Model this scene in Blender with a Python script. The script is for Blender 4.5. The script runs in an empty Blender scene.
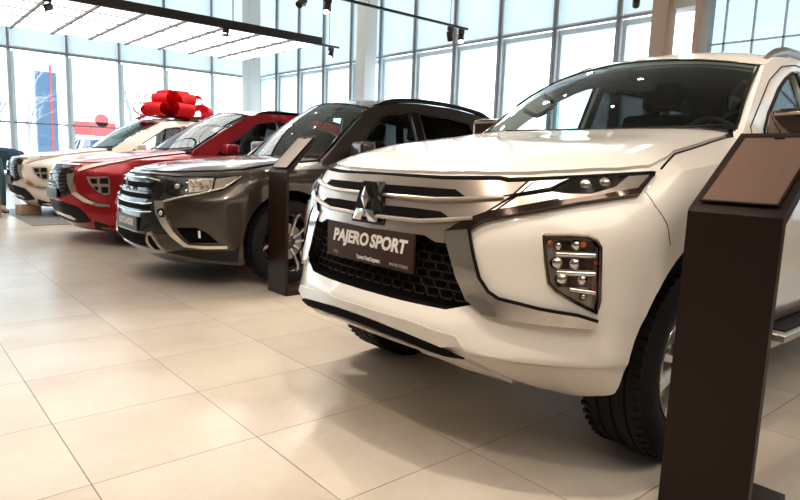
import bpy, bmesh, math, random
from mathutils import Vector, Matrix
from mathutils.bvhtree import BVHTree
from mathutils.geometry import delaunay_2d_cdt
random.seed(7)
SC = bpy.context.scene
COL = SC.collection
PI = math.pi

# ---------------------------------------------------------------- camera, world, light, exposure
cam_d = bpy.data.cameras.new('camera'); cam = bpy.data.objects.new('camera', cam_d); COL.objects.link(cam)
cam_d.sensor_width = 36; cam_d.lens = 613.19 / 800 * 36; cam_d.clip_start = 0.05; cam_d.clip_end = 500
CR = Vector((0.75996436, -0.64893461, 0.03657943)); CU = Vector((0.06552589, 0.13248639, 0.98901654)); CW = Vector((0.64665333, 0.74922042, -0.14320695))
cam.matrix_world = Matrix(((CR.x, CU.x, -CW.x, 0), (CR.y, CU.y, -CW.y, 0), (CR.z, CU.z, -CW.z, 1.0935), (0, 0, 0, 1)))
SC.camera = cam
vs = SC.view_settings
vs.view_transform = 'Standard'; vs.look = 'None'; vs.gamma = 1; vs.use_curve_mapping = False
vs.exposure = 0.33
SC.cycles.use_denoising = True
SC.cycles.max_bounces = 8; SC.cycles.transparent_max_bounces = 24; SC.cycles.glossy_bounces = 4; SC.cycles.diffuse_bounces = 4
SC.cycles.caustics_reflective = False; SC.cycles.caustics_refractive = False
SC.cycles.sample_clamp_indirect = 4.0

world = bpy.data.worlds.new('overcast_sky'); SC.world = world; world.use_nodes = True
wn = world.node_tree; wn.nodes.clear()
wo = wn.nodes.new('ShaderNodeOutputWorld'); wb = wn.nodes.new('ShaderNodeBackground')
wtc = wn.nodes.new('ShaderNodeTexCoord'); wsx = wn.nodes.new('ShaderNodeSeparateXYZ'); wr = wn.nodes.new('ShaderNodeValToRGB')
wn.links.new(wtc.outputs['Generated'], wsx.inputs[0]); wn.links.new(wsx.outputs['Z'], wr.inputs['Fac'])
wr.color_ramp.elements[0].position = 0.0; wr.color_ramp.elements[0].color = (0.86, 0.95, 1.0, 1)
wr.color_ramp.elements[1].position = 0.5; wr.color_ramp.elements[1].color = (0.80, 0.92, 1.0, 1)
wn.links.new(wr.outputs[0], wb.inputs['Color']); wb.inputs['Strength'].default_value = 3.4
wn.links.new(wb.outputs[0], wo.inputs[0])

def area_light(name, loc, sx, sy, power, color, rot=(0, 0, 0)):
    d = bpy.data.lights.new(name, 'AREA'); d.shape = 'RECTANGLE'; d.size = sx; d.size_y = sy; d.energy = power; d.color = color
    o = bpy.data.objects.new(name, d); COL.objects.link(o); o.location = loc; o.rotation_euler = rot
    return o
WARM = (1.0, 0.90, 0.79)
area_light('unseen_fill_lamp', (0.2, -2.2, 5.3), 4.0, 4.0, 130, WARM)  # added fill lights above the view, no fixture belongs to them
area_light('unseen_fill_lamp', (-0.6, 7.5, 5.3), 3.0, 8.0, 90, WARM)
area_light('unseen_fill_lamp', (4.5, -2.8, 5.3), 6.0, 3.0, 110, WARM)

# ---------------------------------------------------------------- materials
MATS = {}
def mat(name, color=(0.8, 0.8, 0.8), rough=0.5, metal=0.0, coat=0.0, spec=0.5, emit=None, estr=0.0, alpha=None, noise=None, coat_rough=0.03, flake=None):
    if name in MATS: return MATS[name]
    m = bpy.data.materials.new(name); m.use_nodes = True
    nt = m.node_tree; b = nt.nodes['Principled BSDF']
    b.inputs['Base Color'].default_value = (*color, 1); b.inputs['Roughness'].default_value = rough
    b.inputs['Metallic'].default_value = metal; b.inputs['Coat Weight'].default_value = coat
    b.inputs['Coat Roughness'].default_value = coat_rough
    b.inputs['Specular IOR Level'].default_value = spec
    if emit: b.inputs['Emission Color'].default_value = (*emit, 1); b.inputs['Emission Strength'].default_value = estr
    tc = nt.nodes.new('ShaderNodeTexCoord')
    nz = nt.nodes.new('ShaderNodeTexNoise'); nz.inputs['Scale'].default_value = (noise or (30, 0.04))[0]
    nt.links.new(tc.outputs['Object'], nz.inputs['Vector'])
    mx = nt.nodes.new('ShaderNodeMixRGB'); mx.blend_type = 'MULTIPLY'; mx.inputs['Fac'].default_value = 1.0
    rp = nt.nodes.new('ShaderNodeMapRange'); a = (noise or (30, 0.04))[1]
    rp.inputs['To Min'].default_value = 1 - a; rp.inputs['To Max'].default_value = 1 + a
    nt.links.new(nz.outputs['Fac'], rp.inputs['Value'])
    mx.inputs['Color1'].default_value = (*color, 1); nt.links.new(rp.outputs[0], mx.inputs['Color2'])
    nt.links.new(mx.outputs[0], b.inputs['Base Color'])
    MATS[name] = m
    return m

def glass(name, tint=(0.85, 0.95, 0.95), refl=1.0, ior=0.035):
    if name in MATS: return MATS[name]
    m = bpy.data.materials.new(name); m.use_nodes = True; nt = m.node_tree; nt.nodes.clear()
    o = nt.nodes.new('ShaderNodeOutputMaterial'); t = nt.nodes.new('ShaderNodeBsdfTransparent'); g = nt.nodes.new('ShaderNodeBsdfGlossy')
    f = nt.nodes.new('ShaderNodeLayerWeight'); x = nt.nodes.new('ShaderNodeMixShader'); pw = nt.nodes.new('ShaderNodeMath'); pw.operation = 'POWER'; ml = nt.nodes.new('ShaderNodeMath'); ml.operation = 'MULTIPLY_ADD'; ml.use_clamp = True
    t.inputs['Color'].default_value = (*tint, 1); g.inputs['Roughness'].default_value = 0.0; f.inputs['Blend'].default_value = 0.5
    pw.inputs[1].default_value = 4.0; nt.links.new(f.outputs['Facing'], pw.inputs[0])
    ml.inputs[1].default_value = 0.6 * refl; ml.inputs[2].default_value = ior * refl; nt.links.new(pw.outputs[0], ml.inputs[0]); nt.links.new(ml.outputs[0], x.inputs[0])
    nt.links.new(t.outputs[0], x.inputs[1]); nt.links.new(g.outputs[0], x.inputs[2]); nt.links.new(x.outputs[0], o.inputs[0])
    MATS[name] = m
    return m

M = dict(
    white_paint=mat('pearl_white_paint', (0.85, 0.80, 0.73), 0.32, 0, 1.0, 0.5, noise=(400, 0.02)),
    grey_paint=mat('bronze_grey_metallic_paint', (0.055, 0.043, 0.035), 0.34, 0.75, 1.0, 0.5, noise=(600, 0.12)),
    red_paint=mat('metallic_red_paint', (0.42, 0.001, 0.010), 0.34, 0.5, 0.7, 0.5, noise=(600, 0.10)),
    beige_paint=mat('champagne_white_paint', (0.78, 0.68, 0.56), 0.32, 0.1, 1.0, 0.5, noise=(400, 0.03)),
    blue_paint=mat('dark_blue_paint', (0.02, 0.04, 0.08), 0.3, 0.2, 1.0),
    black_gloss=mat('gloss_black_plastic', (0.008, 0.007, 0.007), 0.12, 0, 0.2, 0.35),
    black_matte=mat('matte_black_plastic', (0.012, 0.010, 0.010), 0.6, spec=0.2),
    dark=mat('dark_cavity', (0.006, 0.005, 0.005), 0.8, spec=0.05),
    gap=mat('panel_gap_black', (0.006, 0.005, 0.005), 0.7, spec=0.08),
    chrome=mat('chrome', (0.82, 0.78, 0.72), 0.06, 1.0),
    satin=mat('satin_silver', (0.62, 0.56, 0.50), 0.30, 1.0),
    champagne=mat('champagne_silver', (0.50, 0.42, 0.365), 0.30, 0.85, 0.3),
    mesh_black=mat('mesh_black', (0.018, 0.012, 0.010), 0.45, spec=0.3),
    lamp_pale=mat('lamp_bezel_pale', (0.62, 0.54, 0.47), 0.3, 0.35, 0.5),
    trim_silver=mat('bright_silver_trim', (0.84, 0.79, 0.73), 0.28, 0.6),
    dchrome=mat('smoked_chrome', (0.16, 0.12, 0.10), 0.08, 1.0),
    tire=mat('tyre_rubber', (0.010, 0.009, 0.009), 0.7, spec=0.2, noise=(80, 0.2)),
    rim=mat('rim_alloy', (0.70, 0.70, 0.70), 0.22, 0.9),
    rim_black=mat('rim_black', (0.012, 0.011, 0.011), 0.25, 0.2, 0.5),
    plate=mat('plate_brown', (0.038, 0.018, 0.012), 0.5, spec=0.2),
    plate_grey=mat('plate_grey', (0.10, 0.09, 0.08), 0.45, spec=0.3),
    letter=mat('plate_lettering_white', (0.85, 0.82, 0.78), 0.5),
    letter_dim=mat('plate_small_lettering', (0.40, 0.34, 0.30), 0.5),
    interior=mat('interior_black', (0.012, 0.010, 0.010), 0.6, spec=0.2, noise=(90, 0.25)),
    seat=mat('seat_fabric_black', (0.010, 0.009, 0.009), 0.8, spec=0.1, noise=(150, 0.3)),
    headliner=mat('headliner_grey', (0.16, 0.15, 0.145), 0.9),
    lamp_dark=mat('lamp_housing', (0.05, 0.04, 0.035), 0.2, 0.6),
    orange=mat('amber_bulb', (0.75, 0.20, 0.05), 0.2),
    rlens=mat('red_lens', (0.5, 0.01, 0.01), 0.1, 0, 1.0),
    glass=glass('car_glass', (0.82, 0.90, 0.90), 1.0, 0.022),
    side_glass=glass('side_window_glass', (0.86, 0.92, 0.92), 0.8, 0.03),
    priv_glass=glass('dark_side_window_glass', (0.16, 0.16, 0.16), 1.0, 0.03),
    lens=glass('headlamp_lens', (0.96, 0.96, 0.96), 0.5, 0.02),
    lamp_bright=mat('lamp_bezel_silver', (0.58, 0.50, 0.43), 0.30, 0.7),
)

# ---------------------------------------------------------------- object helpers
def link(name, me, parent=None, loc=None):
    o = bpy.data.objects.new(name, me); COL.objects.link(o)
    if parent: o.parent = parent
    if loc: o.location = loc
    return o

def tag(o, label=None, cat=None, group=None, kind=None):
    if label: o['label'] = label
    if cat: o['category'] = cat
    if group: o['group'] = group
    if kind: o['kind'] = kind
    return o

def thing(name, label, cat, loc=(0, 0, 0), rz=0, group=None):
    o = bpy.data.objects.new(name, None); COL.objects.link(o); o.location = loc; o.rotation_euler = (0, 0, rz)
    o.empty_display_size = 0.1
    return tag(o, label, cat, group)

def finish(name, bm, m, parent=None, smooth=35, loc=None, merge=None):
    if merge: bmesh.ops.remove_doubles(bm, verts=bm.verts, dist=merge)
    bmesh.ops.recalc_face_normals(bm, faces=bm.faces)
    me = bpy.data.meshes.new(name); bm.to_mesh(me); bm.free()
    for mm in (m if isinstance(m, (list, tuple)) else [m]): me.materials.append(mm)
    if smooth:
        me.shade_smooth(); me.set_sharp_from_angle(angle=math.radians(smooth))
    return link(name, me, parent, loc)

def copy_tree(o, parent=None):
    c = o.copy(); COL.objects.link(c); c.parent = parent
    for ch in list(o.children): copy_tree(ch, c)
    return c

def mirror_copy(o, parent):
    """the other side's part: the same mesh mirrored across the car's centre plane"""
    me = o.data.copy(); me.transform(Matrix.Scale(-1, 4, (0, 1, 0))); me.flip_normals()
    c = link(o.name.split('.')[0], me, parent, (o.location.x, -o.location.y, o.location.z))
    if 'label' in o: c['label'] = o['label']
    for ch in list(o.children): mirror_copy(ch, c)
    return c

def box(bm, c, s, rot=None, bev=0.0, seg=2):
    r = bmesh.ops.create_cube(bm, size=1.0)
    mt = Matrix.Translation(Vector(c)) @ (rot.to_4x4() if rot is not None else Matrix.Identity(4)) @ Matrix.Diagonal((*s, 1))
    bmesh.ops.transform(bm, matrix=mt, verts=r['verts'])
    if bev > 0:
        es = set()
        for v in r['verts']: es.update(v.link_edges)
        bmesh.ops.bevel(bm, geom=list(es), offset=bev, segments=seg, affect='EDGES', profile=0.7)
    return bm

def newbox(name, c, s, m, parent=None, bev=0.0, rot=None, smooth=35, seg=2):
    bm = bmesh.new(); box(bm, c, s, rot, bev, seg); return finish(name, bm, m, parent, smooth)

def tube(bm, pts, r, n=8, flat=1.0, up=None, cap=True, closed=False):
    pts = [Vector(p) for p in pts]; N = len(pts); rings = []
    for i, p in enumerate(pts):
        if closed: t = pts[(i + 1) % N] - pts[i - 1]
        else: t = (pts[min(i + 1, N - 1)] - pts[max(i - 1, 0)])
        if t.length < 1e-9: t = Vector((1, 0, 0))
        t.normalize()
        u = Vector(up) if up else (Vector((0, 0, 1)) if abs(t.z) < 0.9 else Vector((1, 0, 0)))
        s = t.cross(u).normalized(); w = s.cross(t).normalized()
        rr = r[i] if isinstance(r, (list, tuple)) else r
        rings.append([bm.verts.new(p + s * (rr * math.cos(2 * PI * k / n)) + w * (rr * flat * math.sin(2 * PI * k / n))) for k in range(n)])
    for i in range(N if closed else N - 1):
        a = rings[i]; b = rings[(i + 1) % N]
        for k in range(n):
            bm.faces.new((a[k], a[(k + 1) % n], b[(k + 1) % n], b[k]))
    if cap and not closed:
        bm.faces.new(rings[0][::-1]); bm.faces.new(rings[-1])
    return bm

def lathe(bm, prof, axis='y', n=48, c=(0, 0, 0), close=False):
    """prof: list of (radius, along-axis)"""
    rings = []
    for (r, a) in prof:
        ring = []
        for k in range(n):
            t = 2 * PI * k / n
            if axis == 'y': v = (r * math.cos(t), a, r * math.sin(t))
            elif axis == 'x': v = (a, r * math.cos(t), r * math.sin(t))
            else: v = (r * math.cos(t), r * math.sin(t), a)
            ring.append(bm.verts.new(Vector(v) + Vector(c)))
        rings.append(ring)
    m = len(rings)
    for i in range(m if close else m - 1):
        a = rings[i]; b = rings[(i + 1) % m]
        for k in range(n): bm.faces.new((a[k], a[(k + 1) % n], b[(k + 1) % n], b[k]))
    if not close:
        for ring, rev in ((rings[0], True), (rings[-1], False)):
            try: bm.faces.new(ring[::-1] if rev else ring)
            except ValueError: pass
    return bm

def prism(bm, poly, y0, y1, plane='xz'):
    """closed polygon extruded; poly 2D"""
    def P(p, t):
        return {'xz': (p[0], t, p[1]), 'xy': (p[0], p[1], t), 'yz': (t, p[0], p[1])}[plane]
    a = [bm.verts.new(P(p, y0)) for p in poly]; b = [bm.verts.new(P(p, y1)) for p in poly]
    bm.faces.new(a); bm.faces.new(b[::-1])
    n = len(poly)
    for i in range(n): bm.faces.new((a[i], b[i], b[(i + 1) % n], a[(i + 1) % n]))
    return bm

def crom(ps, t):
    """Catmull-Rom through tuples ps at parameter t in [0, len-1]"""
    n = len(ps); i = min(int(t), n - 2); f = t - i
    p1 = ps[i]; p2 = ps[i + 1]; p0 = ps[i - 1] if i > 0 else tuple(2 * a - b for a, b in zip(p1, p2)); p3 = ps[i + 2] if i + 2 < n else tuple(2 * b - a for a, b in zip(p1, p2))
    o = []
    for a, b, c, d in zip(p0, p1, p2, p3):
        m1 = (c - a) / 2; m2 = (d - b) / 2
        # limit overshoot
        dl = c - b
        if dl == 0: m1 = m2 = 0
        else:
            if m1 / dl < 0: m1 = 0
            if m2 / dl < 0: m2 = 0
            m1 = math.copysign(min(abs(m1), 3 * abs(dl)), m1); m2 = math.copysign(min(abs(m2), 3 * abs(dl)), m2)
        h = f
        o.append((2*h**3 - 3*h**2 + 1) * b + (h**3 - 2*h**2 + h) * m1 + (-2*h**3 + 3*h**2) * c + (h**3 - h**2) * m2)
    return tuple(o)

def smoothcurve(ps, k=6):
    return [crom(ps, i / k) for i in range((len(ps) - 1) * k + 1)]

def interp(tab, x):
    if x <= tab[0][0]: return tab[0][1]
    for (a, b), (c, d) in zip(tab, tab[1:]):
        if x <= c:
            t = (x - a) / (c - a); return b + (d - b) * t
    return tab[-1][1]
def sinterp(tab, x):
    xs = [t[0] for t in tab]
    if x <= xs[0]: return tab[0][1]
    if x >= xs[-1]: return tab[-1][1]
    for i in range(len(tab) - 1):
        if x <= xs[i + 1]:
            return crom([(t[1],) for t in tab], i + (x - xs[i]) / (xs[i + 1] - xs[i]))[0]

def text_mesh(body, size, bold=0.0, shear=0.0, extrude=0.001, sx=1.0, align='CENTER', word=1.0):
    c = bpy.data.curves.new('lettering', 'FONT'); c.body = body; c.size = size; c.offset = bold; c.shear = shear; c.extrude = extrude
    c.align_x = align; c.align_y = 'CENTER'; c.resolution_u = 3; c.space_word = 0.62 if body == 'PAJERO SPORT' else 1.0
    o = bpy.data.objects.new('lettering', c); COL.objects.link(o)
    dg = bpy.context.evaluated_depsgraph_get(); dg.update()
    me = bpy.data.meshes.new_from_object(o.evaluated_get(dg)); me.name = 'lettering'
    bpy.data.objects.remove(o); bpy.data.curves.remove(c)
    me.transform(Matrix.Diagonal((sx, 1, 1, 1)))
    return me
TXT = Matrix(((0, 0, -1, 0), (-1, 0, 0, 0), (0, 1, 0, 0), (0, 0, 0, 1)))   # text facing -X, reading right for a viewer in front of the car

def text_part(name, body, size, loc, m, parent, bold=0.0, shear=0.0, sx=1.0, rot=None, extrude=0.001):
    me = text_mesh(body, size, bold, shear, extrude, sx); me.transform(rot if rot is not None else TXT); me.materials.clear(); me.materials.append(m)
    return link(name, me, parent, loc)

def boolean_cut(o, cutters):
    """subtract each cutter (mesh object) and bake; cutters are removed"""
    for i, c in enumerate(cutters):
        md = o.modifiers.new('cut%d' % i, 'BOOLEAN'); md.operation = 'DIFFERENCE'; md.object = c; md.solver = 'EXACT'; md.material_mode = 'TRANSFER'
    dg = bpy.context.evaluated_depsgraph_get(); dg.update()
    me = bpy.data.meshes.new_from_object(o.evaluated_get(dg))
    o.modifiers.clear(); old = o.data; o.data = me; me.name = o.name; bpy.data.meshes.remove(old)
    for c in cutters:
        d = c.data; bpy.data.objects.remove(c); bpy.data.meshes.remove(d)
    me.shade_smooth(); me.set_sharp_from_angle(angle=math.radians(32))

# ---------------------------------------------------------------- car body surface
class Surf:
    """BVH over a car body: patches, lines and pockets are laid on it by parallel projection in the car's own frame"""
    def __init__(s, bm):
        s.t = BVHTree.FromBMesh(bm)
    def basis(s, a):
        if a == 'top': return Vector((0, 0, -1)), Vector((1, 0, 0)), Vector((0, -1, 0))
        a = math.radians(a)
        return Vector((math.cos(a), math.sin(a), 0)), Vector((math.sin(a), -math.cos(a), 0)), Vector((0, 0, 1))
    def hit(s, a, u, v):
        D, e1, e2 = s.basis(a)
        o = e1 * u + e2 * v
        h = s.t.ray_cast(o - D * 8, D)
        if h[0] is None:
            # silhouette miss: walk towards the middle of the car until the surface is met
            q = o.copy()
            for k in range(40):
                q = e1 * (u * (1 - 0.01 * k)) + e2 * v
                h = s.t.ray_cast(q - D * 8, D)
                if h[0] is not None: break
            if h[0] is None:
                h = s.t.find_nearest(o)
                return h[0], (h[1] if h[1].dot(D) < 0 else -h[1])
        n = h[1] if h[1].dot(D) < 0 else -h[1]
        return h[0], n

def densify(poly, step, closed=True):
    out = []
    n = len(poly)
    for i in range(n if closed else n - 1):
        a = poly[i]; b = poly[(i + 1) % n]
        L = math.dist(a, b); k = max(1, int(math.ceil(L / step)))
        for j in range(k): out.append(tuple(x + (y - x) * j / k for x, y in zip(a, b)))
    if not closed: out.append(tuple(poly[-1]))
    return out

def inside(p, poly):
    c = False; n = len(poly); x, y = p; j = n - 1
    for i in range(n):
        if (poly[i][1] > y) != (poly[j][1] > y) and x < (poly[j][0] - poly[i][0]) * (y - poly[i][1]) / (poly[j][1] - poly[i][1]) + poly[i][0]: c = not c
        j = i
    return c

def tri_fill(poly, step, holes=()):
    """2D triangulation with interior grid points; returns verts, faces, boundary edges"""
    b = densify(poly, step); vs2 = [Vector(p) for p in b]; es = [(i, (i + 1) % len(b)) for i in range(len(b))]
    hs = []
    for h in holes:
        hb = densify(h, step); k = len(vs2); vs2 += [Vector(p) for p in hb]; es += [(k + i, k + (i + 1) % len(hb)) for i in range(len(hb))]; hs.append(hb)
    xs = [p[0] for p in b]; ys = [p[1] for p in b]
    x = min(xs) + step * 0.5
    allb = list(b) + [q for h in hs for q in h]
    while x < max(xs):
        y = min(ys) + step * 0.5
        while y < max(ys):
            if inside((x, y), b) and not any(inside((x, y), h) for h in hs):
                if min((x - q[0]) ** 2 + (y - q[1]) ** 2 for q in allb) > (step * 0.4) ** 2: vs2.append(Vector((x, y)))
            y += step
        x += step
    r = delaunay_2d_cdt(vs2, es, [], 0, 1e-6)
    V = [tuple(v) for v in r[0]]; F = []
    for f in r[2]:
        cx = sum(V[i][0] for i in f) / len(f); cy = sum(V[i][1] for i in f) / len(f)
        if inside((cx, cy), b) and not any(inside((cx, cy), h) for h in hs): F.append(tuple(f))
    return V, F

def slab(bm, V, F, outer, inner):
    """closed shell from a 2D triangulation with two 3D position lists"""
    cnt = {}
    for f in F:
        for i in range(len(f)):
            e = (f[i], f[(i + 1) % len(f)]); cnt[frozenset(e)] = cnt.get(frozenset(e), []) + [e]
    used = sorted({i for f in F for i in f})
    A = {i: bm.verts.new(outer[i]) for i in used}; B = {i: bm.verts.new(inner[i]) for i in used}
    for f in F:
        bm.faces.new([A[i] for i in f]); bm.faces.new([B[i] for i in reversed(f)])
    for k, es in cnt.items():
        if len(es) == 1:
            i, j = es[0]
            try: bm.faces.new((A[j], A[i], B[i], B[j]))
            except ValueError: pass
    return bm

def patch(sf, name, poly, m, parent, a=0, off=0.004, thick=0.008, step=0.03, mirror=False, sym=False, curve=False, smooth=35):
    """a part lying on the body: sym = polygon given as left half, reflected into one piece; mirror = a second piece on the other side"""
    if curve: poly = [p[:2] for p in smoothcurve([tuple(q) for q in poly] + [tuple(poly[0])], 3)][:-1]
    if sym: poly = [p for p in poly] + [(-p[0], p[1]) for p in reversed(poly) if abs(p[0]) > 1e-4]
    V, F = tri_fill(poly, step)
    out = []; inn = []
    for v in V:
        p, n = sf.hit(a, v[0], v[1]); out.append(p + n * off); inn.append(p + n * (off - thick))
    bm = slab(bmesh.new(), V, F, out, inn)
    o = finish(name, bm, m, parent, smooth)
    if mirror: mirror_copy(o, parent)
    return o

def pocket(sf, poly, a, out=0.06, deep=0.05, step=0.05, sym=False, mirror=True):
    """cutter object (a shaped recess following the body)"""
    if sym: poly = [p for p in poly] + [(-p[0], p[1]) for p in reversed(poly) if abs(p[0]) > 1e-4]
    V, F = tri_fill(poly, step); D = sf.basis(a)[0]
    o_ = []; i_ = []
    for v in V:
        p, n = sf.hit(a, v[0], v[1]); o_.append(p - D * out); i_.append(p + D * deep)
    bm = slab(bmesh.new(), V, F, o_, i_)
    o = finish('cutter', bm, M['dark'], None, 0)
    return [o, mirror_copy(o, None)] if mirror and not sym else [o]

def surf_line(sf, pts, a, off=0.001, step=0.03):
    return [sf.hit(a, *p)[0] + sf.hit(a, *p)[1] * off for p in densify([tuple(p) for p in pts], step, False)]

def seam(sf, name, lines, m, parent, r=0.0025, a=0, off=0.0, mirror=False, n=6):
    """lines: list of (angle, pts) or pts"""
    bm = bmesh.new()
    for L in lines:
        aa, pts = (L if isinstance(L[0], (int, float, str)) else (a, L))
        tube(bm, surf_line(sf, pts, aa, off), r, n)
    o = finish(name, bm, m, parent)
    if mirror: mirror_copy(o, parent)
    return o

def body_grid(spec):
    """spec: levels = rows from sill to shoulder, each a list of (x, half width, z) columns from nose centre round to tail centre;
    zc(x) centre height of the deck, p crown exponent. Returns a closed bmesh (both halves)."""
    R = spec['levels']; nu, nv = 4, 5
    nc = len(R[0]); U = (nc - 1) * nu + 1; Vn = (len(R) - 1) * nv + 1
    rows = [[crom(r, i / nu) for i in range(U)] for r in R]
    grid = [[crom([rows[k][i] for k in range(len(R))], j / nv) for i in range(U)] for j in range(Vn)]
    bm = bmesh.new()
    def face(vs):
        u = []
        for v in vs:
            if v not in u: u.append(v)
        if len(u) > 2:
            try: bm.faces.new(u)
            except ValueError: pass
    zc = spec['zc']; p = spec['p']
    top = grid[-1]; S = 14
    for sgn in (-1, 1):
        W = [[bm.verts.new((q[0], sgn * max(q[1], 0), q[2])) for q in row] for row in grid]
        for j in range(Vn - 1):
            for i in range(U - 1): face((W[j][i], W[j][i + 1], W[j + 1][i + 1], W[j + 1][i]))
        # deck
        D = [W[-1]]
        for s in range(1, S + 1):
            f = 1 - s / S; f = f ** 1.0
            row = []
            for q in top:
                ze = q[2]; zz = sinterp(zc, q[0]); zz = max(zz, ze)
                pp = sinterp(p, q[0]) if isinstance(p, list) else p
                row.append(bm.verts.new((q[0], sgn * q[1] * f, zz - (zz - ze) * f ** pp)))
            D.append(row)
        for s in range(S):
            for i in range(U - 1): face((D[s][i], D[s][i + 1], D[s + 1][i + 1], D[s + 1][i]))
        # floor
        Fl = [bm.verts.new((q[0], 0, grid[0][0][2])) for q in grid[0]]
        for i in range(U - 1): face((W[0][i], W[0][i + 1], Fl[i + 1], Fl[i]))
    bmesh.ops.remove_doubles(bm, verts=bm.verts, dist=0.0008)
    bmesh.ops.dissolve_degenerate(bm, dist=0.0002, edges=bm.edges)
    bmesh.ops.recalc_face_normals(bm, faces=bm.faces)
    return bm

def levels(front, side_h, tail, z_side):
    """front: rows of 8 (h, x, z); side_h: half width per row; z_side: fn(row, x); tail length"""
    R = []
    for k, fr in enumerate(front):
        row = [(x, h, z) for (h, x, z) in fr]
        for x in spec_side_x(fr[-1][1], tail):
            row.append((x, side_h[k], z_side(k, x)))
        L = tail - tail_in(k, len(front))
        sh = side_h[k]
        row += [(L - 0.16, sh - 0.05, z_side(k, L)), (L - 0.05, sh - 0.17, z_side(k, L)), (L - 0.01, sh - 0.42, z_side(k, L)), (L, 0.0, z_side(k, L))]
        R.append(row)
    return R
def spec_side_x(x0, tail):
    xs = [0.95, 1.45, 2.1, 2.8, 3.4]
    return xs + [tail - 0.42]
def tail_in(k, n):
    return [0.10, 0.03, 0.0, 0.0, 0.0, 0.0, 0.02, 0.05][min(7, int(8 * k / n))]
# ---------------------------------------------------------------- body tables, metres: rows of (half width, distance behind the nose plate, height)
def row(hs, xs, z):
    zs = z if isinstance(z, (list, tuple)) else [z] * 8
    return list(zip(hs, xs, zs))
WHITE = dict(
    front=[row([0, .22, .42, .56, .66, .74, .79, .82], [.42, .42, .42, .44, .47, .52, .58, .68], [.34, .34, .32, .27, .25, .24, .24, .24]),
           row([0, .24, .45, .60, .71, .80, .86, .885], [.04, .05, .12, .295, .345, .375, .41, .54], [.428, .424, .385, .320, .325, .335, .34, .34]),
           row([0, .24, .45, .60, .72, .81, .87, .90], [-.03, -.02, .02, .115, .190, .268, .355, .52], [.46, .458, .445, .445, .445, .445, .445, .45]),
           row([0, .24, .45, .60, .725, .815, .873, .903], [-.06, -.05, -.012, .050, .138, .230, .335, .508], [.49, .49, .485, .475, .475, .475, .475, .49]),
           row([0, .24, .45, .60, .73, .82, .875, .905], [-.055, -.045, -.005, .068, .160, .254, .35, .51], [.55, .55, .55, .56, .565, .57, .57, .57]),
           row([0, .24, .45, .60, .73, .82, .875, .91], [-.02, -.01, .03, .075, .155, .25, .345, .50], [.64] * 8),
           row([0, .24, .45, .60, .73, .82, .875, .91], [-.01, 0, .035, .085, .165, .25, .345, .50], [.76] * 8),
           row([0, .24, .44, .60, .73, .82, .875, .905], [-.01, .0, .045, .10, .18, .27, .36, .52], [.86, .86, .86, .87, .88, .885, .89, .89]),
           row([0, .24, .44, .59, .72, .81, .865, .895], [.02, .035, .085, .15, .24, .35, .45, .60], [.96, .96, .965, .97, .98, .99, 1.0, 1.0]),
           row([0, .24, .44, .59, .71, .785, .83, .865], [.05, .065, .12, .21, .33, .46, .57, .71], [1.04, 1.04, 1.045, 1.05, 1.065, 1.08, 1.09, 1.10])],
    side_h=[.82, .88, .895, .898, .902, .91, .91, .905, .895, .865],
    tail=4.80,
    z_side=lambda k, x: [.24, .335, .45, .50, .57, .64, .76, .89, 1.0, 1.10 + .10 * min(1, max(0, (x - .7) / .95))][k],
    zc=[(.05, 1.04), (.15, 1.08), (.3, 1.12), (.6, 1.178), (1.0, 1.23), (1.35, 1.278), (1.5, 1.285), (1.8, 1.25), (4.8, 1.26)], p=[(0, 3.2), (.15, 3.4), (.5, 5.2), (1.4, 7.0), (5, 7.0)])

def spec_levels(sp):
    sp['levels'] = levels(sp['front'], sp['side_h'], sp['tail'], sp['z_side'])
    return sp
OUTL = dict(
    front=[row([0, .22, .42, .56, .66, .74, .79, .82], [.20, .21, .26, .34, .42, .50, .56, .68], .19),
           row([0, .24, .45, .59, .71, .80, .86, .885], [.06, .07, .13, .20, .29, .38, .47, .60], [.30, .30, .29, .27, .26, .25, .24, .24]),
           row([0, .24, .45, .60, .72, .81, .87, .90], [-.03, -.02, .04, .13, .24, .35, .46, .61], .39),
           row([0, .24, .45, .60, .72, .81, .87, .90], [-.02, -.01, .04, .11, .22, .34, .45, .62], .51),
           row([0, .24, .45, .60, .72, .81, .87, .90], [.0, .01, .05, .11, .21, .33, .45, .62], .64),
           row([0, .24, .45, .60, .72, .81, .87, .90], [.02, .03, .06, .12, .22, .34, .46, .63], .73),
           row([0, .24, .45, .60, .715, .80, .86, .89], [.03, .04, .085, .18, .29, .41, .53, .68], .82),
           row([0, .24, .45, .59, .70, .78, .84, .875], [.05, .065, .12, .22, .34, .47, .59, .74], [.88, .88, .88, .885, .89, .895, .90, .91]),
           row([0, .23, .43, .57, .67, .75, .81, .85], [.075, .09, .16, .28, .41, .54, .67, .82], [.925, .925, .93, .935, .945, .955, .965, .975])],
    side_h=[.82, .875, .89, .90, .90, .90, .895, .885, .86], tail=4.70,
    z_side=lambda k, x: [.20, .25, .40, .52, .64, .73, .82, .91, .975 + .09 * min(1, max(0, (x - .8) / 2.0))][k],
    zc=[(.07, .925), (.15, .95), (.4, 1.0), (.8, 1.045), (1.3, 1.09), (1.8, 1.10), (4.7, 1.10)], p=[(0, 3.0), (.6, 4.0), (1.4, 6.0), (5, 6.0)])
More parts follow.
